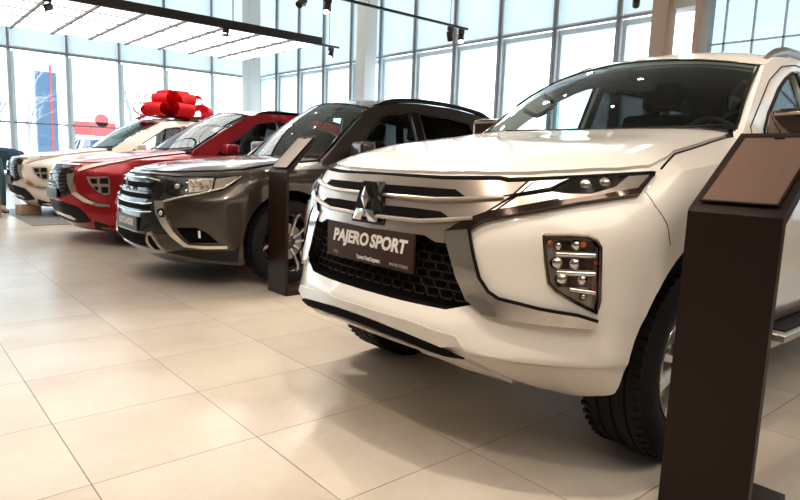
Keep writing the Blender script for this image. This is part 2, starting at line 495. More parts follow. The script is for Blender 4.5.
ECL = dict(
    front=[row([0, .22, .42, .56, .66, .74, .79, .82], [.22, .23, .28, .34, .40, .46, .52, .64], .17),
           row([0, .24, .45, .59, .71, .80, .86, .885], [.13, .14, .19, .27, .34, .41, .48, .60], [.26, .26, .26, .25, .23, .21, .19, .18]),
           row([0, .24, .45, .60, .72, .81, .87, .90], [.04, .05, .14, .23, .32, .40, .48, .62], .37),
           row([0, .24, .45, .60, .72, .81, .87, .90], [.0, .01, .12, .25, .34, .42, .49, .63], .49),
           row([0, .24, .45, .60, .72, .81, .87, .90], [.0, .01, .10, .23, .33, .42, .49, .63], .61),
           row([0, .24, .44, .60, .72, .81, .87, .90], [-.01, .02, .12, .25, .34, .43, .51, .65], .73),
           row([0, .24, .44, .59, .715, .80, .86, .89], [.0, .04, .15, .28, .37, .46, .55, .69], [.82, .82, .82, .825, .83, .835, .84, .85]),
           row([0, .24, .43, .58, .70, .78, .84, .875], [.03, .07, .19, .33, .43, .53, .61, .75], [.88, .88, .88, .89, .90, .91, .92, .93]),
           row([0, .23, .41, .56, .67, .75, .81, .85], [.06, .11, .25, .40, .51, .61, .70, .84], [.92, .925, .935, .95, .965, .98, .99, 1.0])],
    side_h=[.82, .875, .89, .90, .90, .90, .895, .885, .86], tail=4.50,
    z_side=lambda k, x: [.18, .20, .38, .50, .62, .73, .84, .93, 1.0 + .12 * min(1, max(0, (x - .8) / 2.4))][k],
    zc=[(.06, .92), (.15, .945), (.4, .99), (.8, 1.055), (1.3, 1.12), (1.8, 1.14), (4.7, 1.15)], p=[(0, 3.0), (.6, 4.0), (1.4, 6.0), (5, 6.0)])
# ---------------------------------------------------------------- outlines of the parts on each body, metres, in the projection angle given first
WHITE_F = {
    'silver': (0, [(0.004, 1.035), (0.293, 1.033), (0.578, 1.041), (0.557, 0.994), (0.505, 0.935), (0.453, 0.908), (0.384, 0.868), (0.385, 0.824), (0.349, 0.823), (0.301, 0.842), (0.178, 0.842), (0.054, 0.838)]),
    'slot_up': (0, [(0.028, 0.998), (0.2, 0.998), (0.346, 1.0), (0.388, 0.978), (0.275, 0.969), (0.041, 0.97)]),
    'slot_lo': (0, [(0.042, 0.919), (0.194, 0.922), (0.315, 0.922), (0.354, 0.904), (0.24, 0.893), (0.053, 0.894)]),
    'bar_up': (0, [(0.046, 0.961), (0.279, 0.961), (0.391, 0.97), (0.526, 0.981)]),
    'bar_lo': (0, [(0.058, 0.883), (0.244, 0.884), (0.357, 0.896), (0.446, 0.907)]),
    'mesh': (0, [(0.043, 0.833), (0.178, 0.836), (0.301, 0.837), (0.349, 0.818), (0.39, 0.818), (0.482, 0.63), (0.388, 0.594), (0.111, 0.594), (0.052, 0.592)]),
    'chrome': (30, [(0.342, 0.861), (0.362, 0.809), (0.399, 0.719), (0.441, 0.644), (0.502, 0.608), (0.621, 0.601), (0.738, 0.599), (0.849, 0.594), (0.85, 0.62), (0.79, 0.638), (0.68, 0.649), (0.617, 0.659), (0.551, 0.667), (0.516, 0.685), (0.482, 0.727), (0.46, 0.787), (0.433, 0.876)]),
    'cheek_line': (30, [(0.433, 0.876), (0.46, 0.787), (0.482, 0.727), (0.516, 0.685), (0.551, 0.667), (0.617, 0.659), (0.68, 0.649), (0.79, 0.638), (0.85, 0.62)]),
    'blade': (30, [(0.346, 0.861), (0.411, 0.903), (0.485, 0.932), (0.651, 0.966), (0.83, 1.001), (0.95, 1.025), (0.945, 1.008), (0.772, 0.977), (0.653, 0.948), (0.528, 0.919), (0.475, 0.902), (0.433, 0.876)]),
    'headlight': (35, [(0.467, 0.935), (0.545, 0.991), (0.667, 1.014), (0.691, 1.033), (0.731, 1.055), (0.88, 1.072), (0.993, 1.082), (0.943, 1.023), (0.817, 1.0), (0.634, 0.966)]),
    'hl_drl': (35, [(0.48, 0.941), (0.548, 0.985), (0.668, 1.008), (0.724, 1.003), (0.694, 0.991), (0.602, 0.969)]),
    'hl_black': (35, [(0.67, 1.013), (0.731, 1.054), (0.88, 1.069), (0.842, 1.032), (0.786, 1.012), (0.73, 1.006)]),
    'hl_silver': (35, [(0.681, 1.004), (0.786, 1.006), (0.861, 1.03), (0.903, 1.066), (0.972, 1.073), (0.931, 1.029), (0.817, 1.004), (0.695, 0.98)]),
    'hl_bulbs': (35, [(0.769, 1.036), (0.829, 1.044)]),
    'wing': (20, [(0.58, 0.994), (0.616, 1.04), (0.74, 1.052), (0.69, 1.019)]),
    'hood_gap': (20, [(-0.28, 1.049), (0.019, 1.039), (0.299, 1.037), (0.522, 1.044), (0.682, 1.056), (0.819, 1.07), (0.965, 1.086)]),
    'fog': (30, [(0.674, 0.88), (0.752, 0.885), (0.806, 0.884), (0.833, 0.873), (0.847, 0.849), (0.857, 0.685), (0.852, 0.643), (0.784, 0.676), (0.721, 0.71), (0.701, 0.731), (0.687, 0.796)]),
    'fog_bar1': (30, [(0.704, 0.823), (0.843, 0.824)]),
    'fog_bar2': (30, [(0.711, 0.765), (0.848, 0.765)]),
    'fog_bar3': (30, [(0.754, 0.713), (0.853, 0.704)]),
    'strip': (0, [(0.098, 0.533), (0.245, 0.533), (0.458, 0.518), (0.489, 0.489), (0.409, 0.477), (0.249, 0.491), (0.097, 0.498)]),
    'slit': (0, [(0.097, 0.494), (0.248, 0.486), (0.408, 0.473), (0.479, 0.46), (0.4, 0.447), (0.214, 0.455), (0.056, 0.456)]),
    'skid': (0, [(0.044, 0.448), (0.207, 0.448), (0.394, 0.441), (0.482, 0.424), (0.522, 0.358), (0.525, 0.356), (0.418, 0.404), (0.202, 0.44), (0.065, 0.444)]),
    'hood_seam': ('top', [(0.552, 0.826), (0.633, 0.803), (0.692, 0.794), (0.947, 0.798), (1.046, 0.803), (1.29, 0.706)]),
    'bumper_seam': (60, [(0.815, 1.024), (0.871, 0.984), (0.933, 0.918), (0.97, 0.856)]),
    'fender_edge': (60, [(0.725, 0.36), (0.778, 0.582), (0.834, 0.744), (0.942, 0.834)]),
}
OUTL_F = {
    'face': (10, [(-0.058, 0.901), (0.297, 0.916), (0.576, 0.904), (0.62, 0.811), (0.504, 0.758), (0.486, 0.677), (0.528, 0.561), (0.596, 0.438), (0.435, 0.449), (0.162, 0.463)]),
    'bar1': (0, [(-0.346, 0.68), (0.04, 0.669), (0.263, 0.661)]),
    'bar2': (0, [(-0.267, 0.603), (0.026, 0.601), (0.282, 0.605)]),
    'bar0': (0, [(0.032, 0.871), (0.293, 0.883), (0.472, 0.86)]),
    'intake': (0, [(0.029, 0.431), (0.353, 0.424), (0.445, 0.401), (0.363, 0.332), (0.105, 0.322), (-0.169, 0.342)]),
    'skid': (0, [(-0.237, 0.329), (0.07, 0.312), (0.363, 0.332), (0.413, 0.455), (0.447, 0.466), (0.501, 0.373), (0.506, 0.309), (0.187, 0.273), (-0.225, 0.244), (-0.237, 0.327)]),
    'arm': (25, [(0.453, 0.708), (0.474, 0.614), (0.535, 0.531), (0.612, 0.44), (0.703, 0.363), (0.852, 0.35), (0.991, 0.352), (0.991, 0.376), (0.854, 0.375), (0.741, 0.38), (0.703, 0.408), (0.634, 0.485), (0.584, 0.57), (0.566, 0.656), (0.553, 0.715)]),
    'armline': (35, [(0.519, 0.711), (0.648, 0.745), (0.794, 0.777), (0.954, 0.832), (1.035, 0.917)]),
    'headlight': (35, [(0.466, 0.876), (0.632, 0.898), (0.856, 0.911), (1.041, 0.933), (1.018, 0.865), (0.94, 0.808), (0.793, 0.781), (0.646, 0.752), (0.514, 0.769)]),
    'hl_dark': (35, [(0.48, 0.869), (0.653, 0.891), (0.7, 0.785), (0.642, 0.763), (0.52, 0.777)]),
    'hl_refl': (35, [(0.673, 0.884), (0.855, 0.899), (0.869, 0.814), (0.789, 0.792), (0.708, 0.785)]),
    'fogtop': (20, [(0.513, 0.648), (0.557, 0.659), (0.578, 0.629), (0.577, 0.589), (0.547, 0.587), (0.514, 0.617)]),
    'pocket': (30, [(0.637, 0.507), (0.79, 0.518), (0.866, 0.476), (0.944, 0.397), (0.736, 0.39), (0.687, 0.437)]),
    'drl': (30, [(0.803, 0.49), (0.817, 0.49), (0.819, 0.434), (0.804, 0.434)]),
    'hood_gap': (15, [(-0.349, 0.888), (0.053, 0.901), (0.304, 0.912), (0.597, 0.906), (0.821, 0.918), (0.958, 0.94)]),
    'cladding': (45, [(0.449, 0.295), (0.622, 0.33), (1.006, 0.334), (1.039, 0.393), (1.021, 0.236), (0.736, 0.263)]),
    'hood_seam': ('top', [(0.439, 0.729), (0.508, 0.671), (0.724, 0.588), (0.989, 0.475), (1.265, 0.451)]),
    'bumper_seam': (60, [(0.941, 0.897), (0.989, 0.819), (1.02, 0.739)]),
}
ECL_F = {
    'face': (10, [(-0.007, 0.865), (0.159, 0.898), (0.373, 0.879), (0.38, 0.799), (0.42, 0.698), (0.474, 0.599), (0.265, 0.599), (-0.065, 0.602)]),
    'headlight': (40, [(0.451, 0.854), (0.52, 0.907), (0.723, 0.954), (1.015, 0.994), (0.833, 0.946), (0.608, 0.888), (0.471, 0.838)]),
    'arm': (30, [(0.35, 0.809), (0.46, 0.82), (0.457, 0.78), (0.451, 0.701), (0.495, 0.624), (0.649, 0.528), (0.787, 0.489), (0.907, 0.491), (0.908, 0.463), (0.75, 0.458), (0.585, 0.504), (0.454, 0.593), (0.387, 0.698)]),
    'lamp': (35, [(0.596, 0.786), (0.862, 0.797), (0.894, 0.765), (0.897, 0.608), (0.834, 0.594), (0.74, 0.635), (0.652, 0.705)]),
    'lens1': (35, [(0.651, 0.766), (0.744, 0.77), (0.75, 0.714), (0.685, 0.711)]),
    'lens2': (35, [(0.781, 0.777), (0.875, 0.781), (0.881, 0.719), (0.787, 0.716)]),
    'lens3': (35, [(0.713, 0.684), (0.764, 0.686), (0.764, 0.642), (0.74, 0.646)]),
    'lens4': (35, [(0.801, 0.682), (0.881, 0.686), (0.881, 0.618), (0.812, 0.615)]),
    'chin': (20, [(-0.154, 0.439), (0.224, 0.446), (0.468, 0.45), (0.553, 0.374), (0.626, 0.273), (0.397, 0.28), (0.052, 0.347)]),
    'skid': (10, [(-0.15, 0.391), (0.163, 0.357), (0.305, 0.285), (-0.058, 0.249), (0.845, 0.395)]),
    'hood_gap': (20, [(0.834, 0.771), (0.331, 0.9), (0.478, 0.94), (0.629, 0.976), (0.911, 1.005)]),
}
# ---------------------------------------------------------------- wheels
def make_wheel(parent, r=0.38, w=0.26, rr=0.245, style='six', x=0, y=-0.9):
    """rim is the part; tyre, brake_disc and hub_cap hang from it. Outer face looks to -Y at y, the wheel extends inward."""
    bm = bmesh.new()
    lathe(bm, [(rr, 0.012), (rr + .008, 0.004), (rr + .012, 0.012), (rr + .012, w - .01), (rr - .03, w - .01), (rr - .035, 0.09), (rr - .014, 0.03)], 'y', 56, close=True)
    if style == 'six':
        for k in range(6):
            for s in (-1, 1):
                a0 = 2 * PI * k / 6; prof = []
                p0 = (0.045, s * 0.022); p1 = (rr - 0.008, s * 0.062)
                for (rad, off, dy, wd) in ((p0[0], p0[1], .035, .020), ((p0[0] + p1[0]) / 2, s * .034, .018, .017), (p1[0], p1[1], .014, .022)):
                    prof.append((rad, off, dy, wd))
                prev = None
                for (rad, off, dy, wd) in prof:
                    q = []
                    for (o2, y2) in ((off - wd, dy + .03), (off - wd * .7, dy), (off + wd * .7, dy), (off + wd, dy + .03)):
                        X = rad * math.cos(a0) - o2 * math.sin(a0); Z = rad * math.sin(a0) + o2 * math.cos(a0)
                        q.append(bm.verts.new((X, y2, Z)))
                    if prev:
                        for i in range(4): bm.faces.new((prev[i], prev[(i + 1) % 4], q[(i + 1) % 4], q[i]))
                    else: bm.faces.new(q)
                    prev = q
                bm.faces.new(prev[::-1])
    else:
        n = 5
        for f in bm.faces: f.material_index = 1
        for k in range(n):
            a0 = 2 * PI * (k + .3) / n
            for s in (-1, 1):
                prev = None
                for (rad, off, dy, wd) in ((.05, s * .020, .03, .012), (rr * .5, s * .038, .014, .013), (rr - .045, s * .066, .006, .018), (rr - .006, s * .100, .006, .026)):
                    q = []
                    for (o2, y2) in ((off - wd, dy + .025), (off - wd * .7, dy), (off + wd * .7, dy), (off + wd, dy + .025)):
                        X = rad * math.cos(a0) - o2 * math.sin(a0); Z = rad * math.sin(a0) + o2 * math.cos(a0)
                        q.append(bm.verts.new((X, y2, Z)))
                    if prev:
                        for i in range(4): bm.faces.new((prev[i], prev[(i + 1) % 4], q[(i + 1) % 4], q[i]))
                    else: bm.faces.new(q)
                    prev = q
                bm.faces.new(prev[::-1])
    n0 = set(bm.faces)
    lathe(bm, [(0.0005, .03), (.05, .03), (.07, .04), (.07, .09), (0.0005, .09)], 'y', 32)
    if style != 'six':
        for f in bm.faces:
            if f not in n0: f.material_index = 1
    rim = finish('wheel', bm, [M['rim'], M['rim_black']], parent, 35, (x, y, r))
    bm = bmesh.new()
    lathe(bm, [(rr + .004, .018), (rr + .03, .002), (rr + .055, -.004), (r - .06, -.003), (r - .03, .006), (r - .012, .02), (r - .002, .045), (r, .062), (r - .009, .064), (r - .009, .072), (r, .074), (r + .001, .115), (r - .009, .117), (r - .009, .127), (r + .001, .129),
               (r + .001, w - .095), (r - .009, w - .093), (r - .009, w - .083), (r, w - .08), (r, w - .06), (r - .012, w - .02), (r - .03, w - .006), (r - .08, w + .004), (rr + .02, w - .005), (rr + .004, w - .02)], 'y', 72, close=True)
    # tread blocks: thin cross ribs on the shoulder
    for k in range(60):
        a = 2 * PI * k / 60
        for yy in (.032, w - .032):
            box(bm, ((r - .006) * math.cos(a), yy, (r - .006) * math.sin(a)), (.012, .034, .016), Matrix.Rotation(-a, 3, 'Y'))
    finish('tyre', bm, M['tire'], rim, 30)
    bm = bmesh.new(); lathe(bm, [(.16, .085), (.16, .105), (.02, .105), (.02, .085)], 'y', 40, close=True)
    finish('brake_disc', bm, M['satin'], rim)
    bm = bmesh.new(); lathe(bm, [(0.0005, .018), (.02, .019), (.03, .026), (.031, .035), (0.0005, .035)], 'y', 24)
    for k in range(6):
        a = 2 * PI * k / 6; box(bm, (.05 * math.cos(a), .028, .05 * math.sin(a)), (.014, .012, .014), Matrix.Rotation(-a, 3, 'Y'), .003)
    finish('hub_cap', bm, M['dchrome'], rim)
    bm = bmesh.new(); lathe(bm, [(0.0005, .10), (rr - .036, .10), (rr - .036, w - .02), (0.0005, w - .02)], 'y', 40)
    finish('hub_backing', bm, M['dark'], rim)
    return rim

def four_wheels(root, r, w, rr, style, xf, xr, h):
    a = make_wheel(root, r, w, rr, style, xf, -h)
    b = copy_tree(a, root); b.location.x = xr
    for src in (a, b):
        c = copy_tree(src, root); c.location.y = h; c.rotation_euler = (0, 0, PI)

# ---------------------------------------------------------------- greenhouse: windscreen, roof, side frames, windows
def side_h(g, x, z):
    h0, z0, k = g['tumble']
    h = h0 - (z - z0) * k
    return h - 0.05 * max(0, x - 3.0) ** 1.3 * 0.5 - 0.02 * max(0, g['wst'][0] - x) 

def sidepanel(name, poly, holes, m, root, g, t=0.035, off=0.0, step=0.09):
    V, F = tri_fill(poly, step, holes)
    o_ = [Vector((x, -(side_h(g, x, z) + off), z)) for x, z in V]; i_ = [Vector((x, -(side_h(g, x, z) + off - t), z)) for x, z in V]
    o = finish(name, slab(bmesh.new(), V, F, o_, i_), m, root, 40)
    return o, mirror_copy(o, root)

def sheet(name, f, nu, nv, m, root, t=0.006, smooth=40):
    """thin shell over a parametric surface f(u in -1..1, v in 0..1)"""
    V = [(i / nu * 2 - 1, j / nv) for j in range(nv + 1) for i in range(nu + 1)]
    F = [(j * (nu + 1) + i, j * (nu + 1) + i + 1, (j + 1) * (nu + 1) + i + 1, (j + 1) * (nu + 1) + i) for j in range(nv) for i in range(nu)]
    P = [Vector(f(u, v)) for u, v in V]
    e = 1e-3; N = []
    for u, v in V:
        a = Vector(f(min(u + e, 1), v)) - Vector(f(max(u - e, -1), v)); b = Vector(f(u, min(v + e, 1))) - Vector(f(u, max(v - e, 0)))
        n = a.cross(b).normalized(); N.append(n if n.z > 0 else -n)
    return finish(name, slab(bmesh.new(), V, F, P, [p - n * t for p, n in zip(P, N)]), m, root, smooth)

def greenhouse(root, g, paint):
    bk, bc = g['wsb'], g['wsbc']; tk, tcn = g['wst'], g['wstc']
    def ws(u, v, grow=0.0):
        s2 = u * u
        B = Vector((bc[0] + (bk[0] - bc[0]) * s2, u * bk[1], bc[1] + (bk[2] - bc[1]) * s2))
        T = Vector((tcn[0] + (tk[0] - tcn[0]) * s2, u * tk[1], tcn[1] + (tk[2] - tcn[1]) * s2))
        p = B.lerp(T, v); b = math.sin(PI * max(0, min(1, v))) * 0.045 * (1 - .5 * s2)
        return (p.x - b * .6, p.y, p.z + b)
    sheet('windscreen', lambda u, v: ws(u, v), 24, 12, M['glass'], root, 0.004)
    # black print round the glass edge, mirror foot and rear-view mirror
    bm = bmesh.new()
    tube(bm, [ws(-1, i / 12) for i in range(13)], .007, 6); tube(bm, [ws(1, i / 12) for i in range(13)], .007, 6)
    tube(bm, [ws(-1 + i / 12, 1) for i in range(25)], .006, 6); tube(bm, [ws(-1 + i / 12, 0.0) for i in range(25)], .014, 6)
    finish('windscreen_seal', bm, M['black_gloss'], root)
    # cowl
    sheet('cowl_panel', lambda u, v: (ws(u, 0)[0] - .10 + v * .13, u * (bk[1] + .0), ws(u, 0)[2] - .05 + v * .03 - .02 * u * u), 16, 2, M['black_matte'], root, 0.02)
    for yb, yt in ((-.10, -.60), (.52, .02)):
        bm = bmesh.new()
        def wp(y, v, lift):
            u = y / (bk[1] + (tk[1] - bk[1]) * v); p = ws(u, v); return Vector((p[0] - lift * .7, p[1], p[2] + lift))
        tube(bm, [wp(yb, 0, .0) + Vector((-.04, 0, -.02)), wp(yb - .03, .0, .016), wp((yb + yt) / 2, .01, .016), wp(yt + .03, .015, .012)], .006, 6)
        tube(bm, [wp(yb - .02, .012, .008), wp((yb + yt) / 2 - .02, .02, .008), wp(yt - .08, .03, .008)], .005, 6, 1.5)
        finish('wiper', bm, M['black_matte'], root)
    # side frames
    o, _ = sidepanel('side_frame', g['outer'], g['windows'], paint, root, g, .04)
    for k, wv in enumerate(g['windows']):
        gm = M['side_glass'] if k == 0 else M[g.get('rear_glass', 'priv_glass')]
        if k == 0 and g.get('open_front'): pass
        sidepanel('side_window', wv, [], gm, root, g, .004, -.018, .2)
        bm = bmesh.new(); tube(bm, [(x, -(side_h(g, x, z) + .0), z) for x, z in densify(wv, .12)], .011, 6, closed=True)
        s = finish('window_trim', bm, M[g.get('trim', 'black_gloss')], root); mirror_copy(s, root)
    for pv in g['pillars']:
        p_, q_ = sidepanel('pillar_cover', pv, [], M['black_gloss'], root, g, .006, .006, .1)
    # roof
    ed = g['edge']
    def roof(u, v):
        x0 = tcn[0] + (tk[0] - tcn[0]) * u * u; x1 = g['roof_end']
        x = x0 + (x1 - x0) * v; zE = sinterp(ed, x0 * 0 + (tk[0] + (x1 - tk[0]) * v)); hE = side_h(g, x, zE)
        c = (tcn[1] - tk[2]) * (1 - v) + g['crown'] * v
        if v < .5: c = (tcn[1] - tk[2]) + (g['crown'] - (tcn[1] - tk[2])) * v * 2
        else: c = g['crown']
        return (x, u * hE, zE + c * (1 - abs(u) ** 2.6))
    sheet('roof', roof, 24, 24, M[g['roof']] if g.get('roof') else paint, root, .025)
    sheet('headliner', lambda u, v: (roof(u, v)[0], roof(u, v)[1] * .96, roof(u, v)[2] - .03), 12, 10, M['headliner'], root, .01)
    # tailgate with rear window
    x1 = g['roof_end']; zt = sinterp(ed, x1); zb = g['gate_z']; sl = g['gate_slope']
    def gx_(z): return x1 + (zt - z) * sl
    hb = side_h(g, gx_(zb), zb); ht = side_h(g, x1, zt)
    po = [(-hb, zb), (hb, zb), (ht, zt), (ht * .6, zt + g['crown'] * .7), (0, zt + g['crown']), (-ht * .6, zt + g['crown'] * .7), (-ht, zt)]
    wi = [(-hb + .12, zb + .04), (hb - .12, zb + .04), (ht - .10, zt - .06), (-ht + .10, zt - .06)]
    for nm, pp, hh, mm, t in (('tailgate_frame', po, [wi], paint, .04), ('rear_window', wi, [], M['priv_glass'], .005)):
        V, F = tri_fill(pp, .12, hh)
        o_ = [Vector((gx_(z), y, z)) for y, z in V]; i_ = [Vector((gx_(z) - t, y, z)) for y, z in V]
        finish(nm, slab(bmesh.new(), V, F, o_, i_), mm, root, 40)
    if g.get('rails'):
        rx0, rx1, rz = g['rails']
        bm = bmesh.new(); pts = []; n = 26
        for i in range(n + 1):
            t = i / n; x = rx0 + (rx1 - rx0) * t; lift = rz * min(1, math.sin(PI * t) * 2.2)
            ze = sinterp(ed, x); pts.append((x, -(side_h(g, x, ze) - .035), ze + .005 + lift))
        tube(bm, pts, [.012 + .012 * min(1, math.sin(PI * i / n) * 3) for i in range(n + 1)], 10)
        tube(bm, [(p[0], p[1] + .004, sinterp(ed, p[0]) + .004 + (p[2] - sinterp(ed, p[0])) * .45) for p in (pts[:6])], .012, 8)
        tube(bm, [(p[0], p[1] + .004, sinterp(ed, p[0]) + .004 + (p[2] - sinterp(ed, p[0])) * .45) for p in (pts[-6:])], .012, 8)
        s = finish('roof_rail', bm, M[g['rail_mat']], root); mirror_copy(s, root)
    # interior
    dx = bc[0]; dz = bk[2]
    bm = bmesh.new(); box(bm, (dx + .36, 0, dz - .10), (.62, 1.46, .16), None, .05, 3)
    box(bm, (dx + .42, -.37, dz - .02), (.22, .40, .09), None, .04, 3)
    finish('dashboard', bm, M['interior'], root)
    bm = bmesh.new(); cx, cz = dx + .76, dz - .08; R = .185
    rot = Matrix.Rotation(math.radians(-24), 3, 'Y')
    tube(bm, [Vector((cx, -.37, cz)) + rot @ Vector((0, R * math.cos(2 * PI * k / 32), R * math.sin(2 * PI * k / 32))) for k in range(32)], .016, 8, closed=True)
    box(bm, (cx, -.37, cz), (.05, .14, .12), rot, .03, 3)
    box(bm, (cx, -.37, cz), (.02, .36, .03), rot, .008); box(bm, Vector((cx, -.37, cz)) + rot @ Vector((0, 0, -.1)), (.02, .03, .18), rot, .008)
    finish('steering_wheel', bm, M['interior'], root)
    rm = ws(0, .86); bm = bmesh.new(); box(bm, (rm[0] + .10, 0, rm[2] - .09), (.03, .24, .065), None, .02, 3); tube(bm, [(rm[0] + .02, 0, rm[2] - .01), (rm[0] + .1, 0, rm[2] - .07)], .012, 6)
    finish('rear_view_mirror', bm, M['interior'], root)
    fl = dz - .75
    for (sx, sy, w_) in ((dx + 1.28, -.37, .50), (dx + 1.28, .37, .50), (dx + 2.15, 0, 1.36)):
        bm = bmesh.new(); box(bm, (sx - .12, sy, fl + .30), (.54, w_, .18), None, .07, 3)
        box(bm, (sx + .22, sy, fl + .62), (.16, w_, .66), Matrix.Rotation(math.radians(14), 3, 'Y'), .07, 3)
        s = finish('front_seat' if w_ < 1 else 'rear_seat', bm, M['seat'], root)
        for hy in ([0] if w_ < 1 else [-.42, 0, .42]):
            bm = bmesh.new(); box(bm, (sx + .33, sy + hy, fl + 1.08), (.11, .26, .19), Matrix.Rotation(math.radians(12), 3, 'Y'), .05, 3)
            tube(bm, [(sx + .31, sy + hy - .06, fl + .92), (sx + .32, sy + hy - .06, fl + 1.02)], .008, 6); tube(bm, [(sx + .31, sy + hy + .06, fl + .92), (sx + .32, sy + hy + .06, fl + 1.02)], .008, 6)
            finish('headrest', bm, M['seat'], s)
    # grab handles on the A pillars
    for sg in (-1, 1):
        a_ = Vector(ws(sg * .93, .42)); b_ = Vector(ws(sg * .93, .72)); bm = bmesh.new()
        tube(bm, smoothcurve([tuple(a_ + Vector((.05, 0, -.02))), tuple(a_ + Vector((.12, -sg * .05, -.05))), tuple(b_ + Vector((.08, -sg * .06, -.075))), tuple(b_ + Vector((.04, 0, -.02)))], 5), .014, 8)
        finish('grab_handle', bm, M['interior'], root)

def mirrors(root, c, s, capm, glass_side=True):
    """door mirrors: c centre of the left one (x, h, z)"""
    bm = bmesh.new(); x, h, z = c
    box(bm, (x, -h, z), s, Matrix.Rotation(math.radians(-8), 3, 'Z'), min(s) * .42, 5)
    o = finish('door_mirror', bm, capm, root, 60)
    bm = bmesh.new(); box(bm, (x + .02, -(h - s[1] * .55), z - s[2] * .42), (.07, .16, .045), None, .015, 2); finish('mirror_arm', bm, M['black_gloss'], o)
    bm = bmesh.new(); box(bm, (x + s[0] * .5, -h, z), (.008, s[1] * .8, s[2] * .75), Matrix.Rotation(math.radians(-8), 3, 'Z'), .003); finish('mirror_glass', bm, M['chrome'], o)
    mirror_copy(o, root)

def emblem(root, c, size, m, tilt=0, nx=-1):
    """three lozenges meeting at a point, standing on the grille"""
    bm = bmesh.new(); R_ = size / 2
    for k in range(3):
        a = PI / 2 + k * 2 * PI / 3; L = R_ * .98; w = L / math.sqrt(3) * .5
        d = Vector((0, math.cos(a), math.sin(a))); q = Vector((0, -math.sin(a), math.cos(a)))
        pts = [Vector((0, 0, 0)), d * L * .5 + q * w, d * L, d * L * .5 - q * w]
        mid = bm.verts.new(d * L * .5 + Vector((-.014, 0, 0)))
        f = [bm.verts.new(p + Vector((-.006, 0, 0))) for p in pts]; b = [bm.verts.new(p + Vector((.006, 0, 0))) for p in pts]
        for i in range(4):
            bm.faces.new((f[i], f[(i + 1) % 4], mid)); bm.faces.new((f[i], b[i], b[(i + 1) % 4], f[(i + 1) % 4]))
        bm.faces.new(b)
    if tilt: bmesh.ops.rotate(bm, verts=bm.verts, cent=(0, 0, 0), matrix=Matrix.Rotation(math.radians(tilt), 3, 'Y'))
    return finish('emblem', bm, m, root, 20, c)

def number_plate(root, c, w, h, m, lines, tilt=0):
    bm = bmesh.new(); box(bm, (0, 0, 0), (.012, w, h), None, .003); o = finish('number_plate', bm, m, root, 35, c)
    if tilt: o.rotation_euler = (0, math.radians(tilt), 0)
    for (name, body, size, dy, dz, mm, bold, shear, sx) in lines:
        text_part(name, body, size, (-.0065, dy, dz), mm, o, bold, shear, sx)
    return o

def shell(root, name, spec, paint, arch, cab, pockets, centre=()):
    """painted body: one closed surface with wheel wells, cabin and lamp recesses cut out"""
    bm = body_grid(spec_levels(spec)); sf = Surf(bm)
    body = finish(name, bm, paint, root, 0)
    cut = []
    for (x, z, r) in arch:
        for s in (-1, 1):
            b2 = bmesh.new(); lathe(b2, [(r, s * .52), (r, s * 1.05)], 'y', 56, (x, 0, z)); cut.append(finish('cutter', b2, M['dark'], None, 0))
    x0, x1, hw, z0 = cab
    b2 = bmesh.new(); prism(b2, [(x0, -hw + .05), (x0, hw - .05), (x0 + .1, hw), (x1 - .1, hw - .04), (x1, hw - .16), (x1, -hw + .16), (x1 - .1, -hw + .04), (x0 + .1, -hw)], z0, 1.6, 'xy'); cut.append(finish('cutter', b2, M['dark'], None, 0))
    for (poly, a, deep) in pockets: cut += pocket(sf, poly, a, .08, deep)
    for (poly, a, deep) in centre: cut += pocket(sf, poly, a, .10, deep, .05, sym=True)
    for c in cut: c.parent = root; c.matrix_parent_inverse = Matrix.Identity(4)
    bpy.context.view_layer.update()
    boolean_cut(body, cut)
    return body, sf
# ================================================================ the showroom
XW, YW = 10.0, 19.4       # the two glazed walls
def set_struct(o): o['kind'] = 'structure'; return o

# floor: 0.6 m ceramic tiles with fine grout, mottled beige
fm = bpy.data.materials.new('ceramic_floor_tiles'); fm.use_nodes = True; nt = fm.node_tree; b = nt.nodes['Principled BSDF']
def N(t, **k):
    n = nt.nodes.new(t)
    for a, v in k.items(): setattr(n, a, v)
    return n
def MA(op, a, b_=None):
    n = N('ShaderNodeMath', operation=op)
    for i, v in enumerate((a, b_)):
        if v is None: continue
        if isinstance(v, (int, float)): n.inputs[i].default_value = v
        else: nt.links.new(v, n.inputs[i])
    return n.outputs[0]
tc = N('ShaderNodeTexCoord'); sx = N('ShaderNodeSeparateXYZ'); nt.links.new(tc.outputs['Object'], sx.inputs[0])
def tile(sock, o, s):
    t = MA('DIVIDE', MA('SUBTRACT', sock, o), s); fr = MA('FRACT', t); ed = MA('MINIMUM', fr, MA('SUBTRACT', 1.0, fr))
    return MA('MULTIPLY', ed, s), MA('FLOOR', t)
ex, ix = tile(sx.outputs[0], 0.4847, 0.6); ey, iy = tile(sx.outputs[1], 3.8158, 0.5799)
edge = MA('MINIMUM', ex, ey); g_ = N('ShaderNodeMapRange'); nt.links.new(edge, g_.inputs['Value']); g_.inputs['From Min'].default_value = .0008; g_.inputs['From Max'].default_value = .0026
cid = N('ShaderNodeCombineXYZ'); nt.links.new(ix, cid.inputs[0]); nt.links.new(iy, cid.inputs[1])
wn_ = N('ShaderNodeTexWhiteNoise', noise_dimensions='3D'); nt.links.new(cid.outputs[0], wn_.inputs['Vector'])
off = N('ShaderNodeVectorMath', operation='MULTIPLY_ADD'); nt.links.new(wn_.outputs['Color'], off.inputs[0]); off.inputs[1].default_value = (9, 9, 9); nt.links.new(tc.outputs['Object'], off.inputs[2])
n1 = N('ShaderNodeTexNoise'); n1.inputs['Scale'].default_value = 1.9; n1.inputs['Detail'].default_value = 5; n1.inputs['Roughness'].default_value = .5; n1.inputs['Distortion'].default_value = .2; nt.links.new(off.outputs[0], n1.inputs['Vector'])
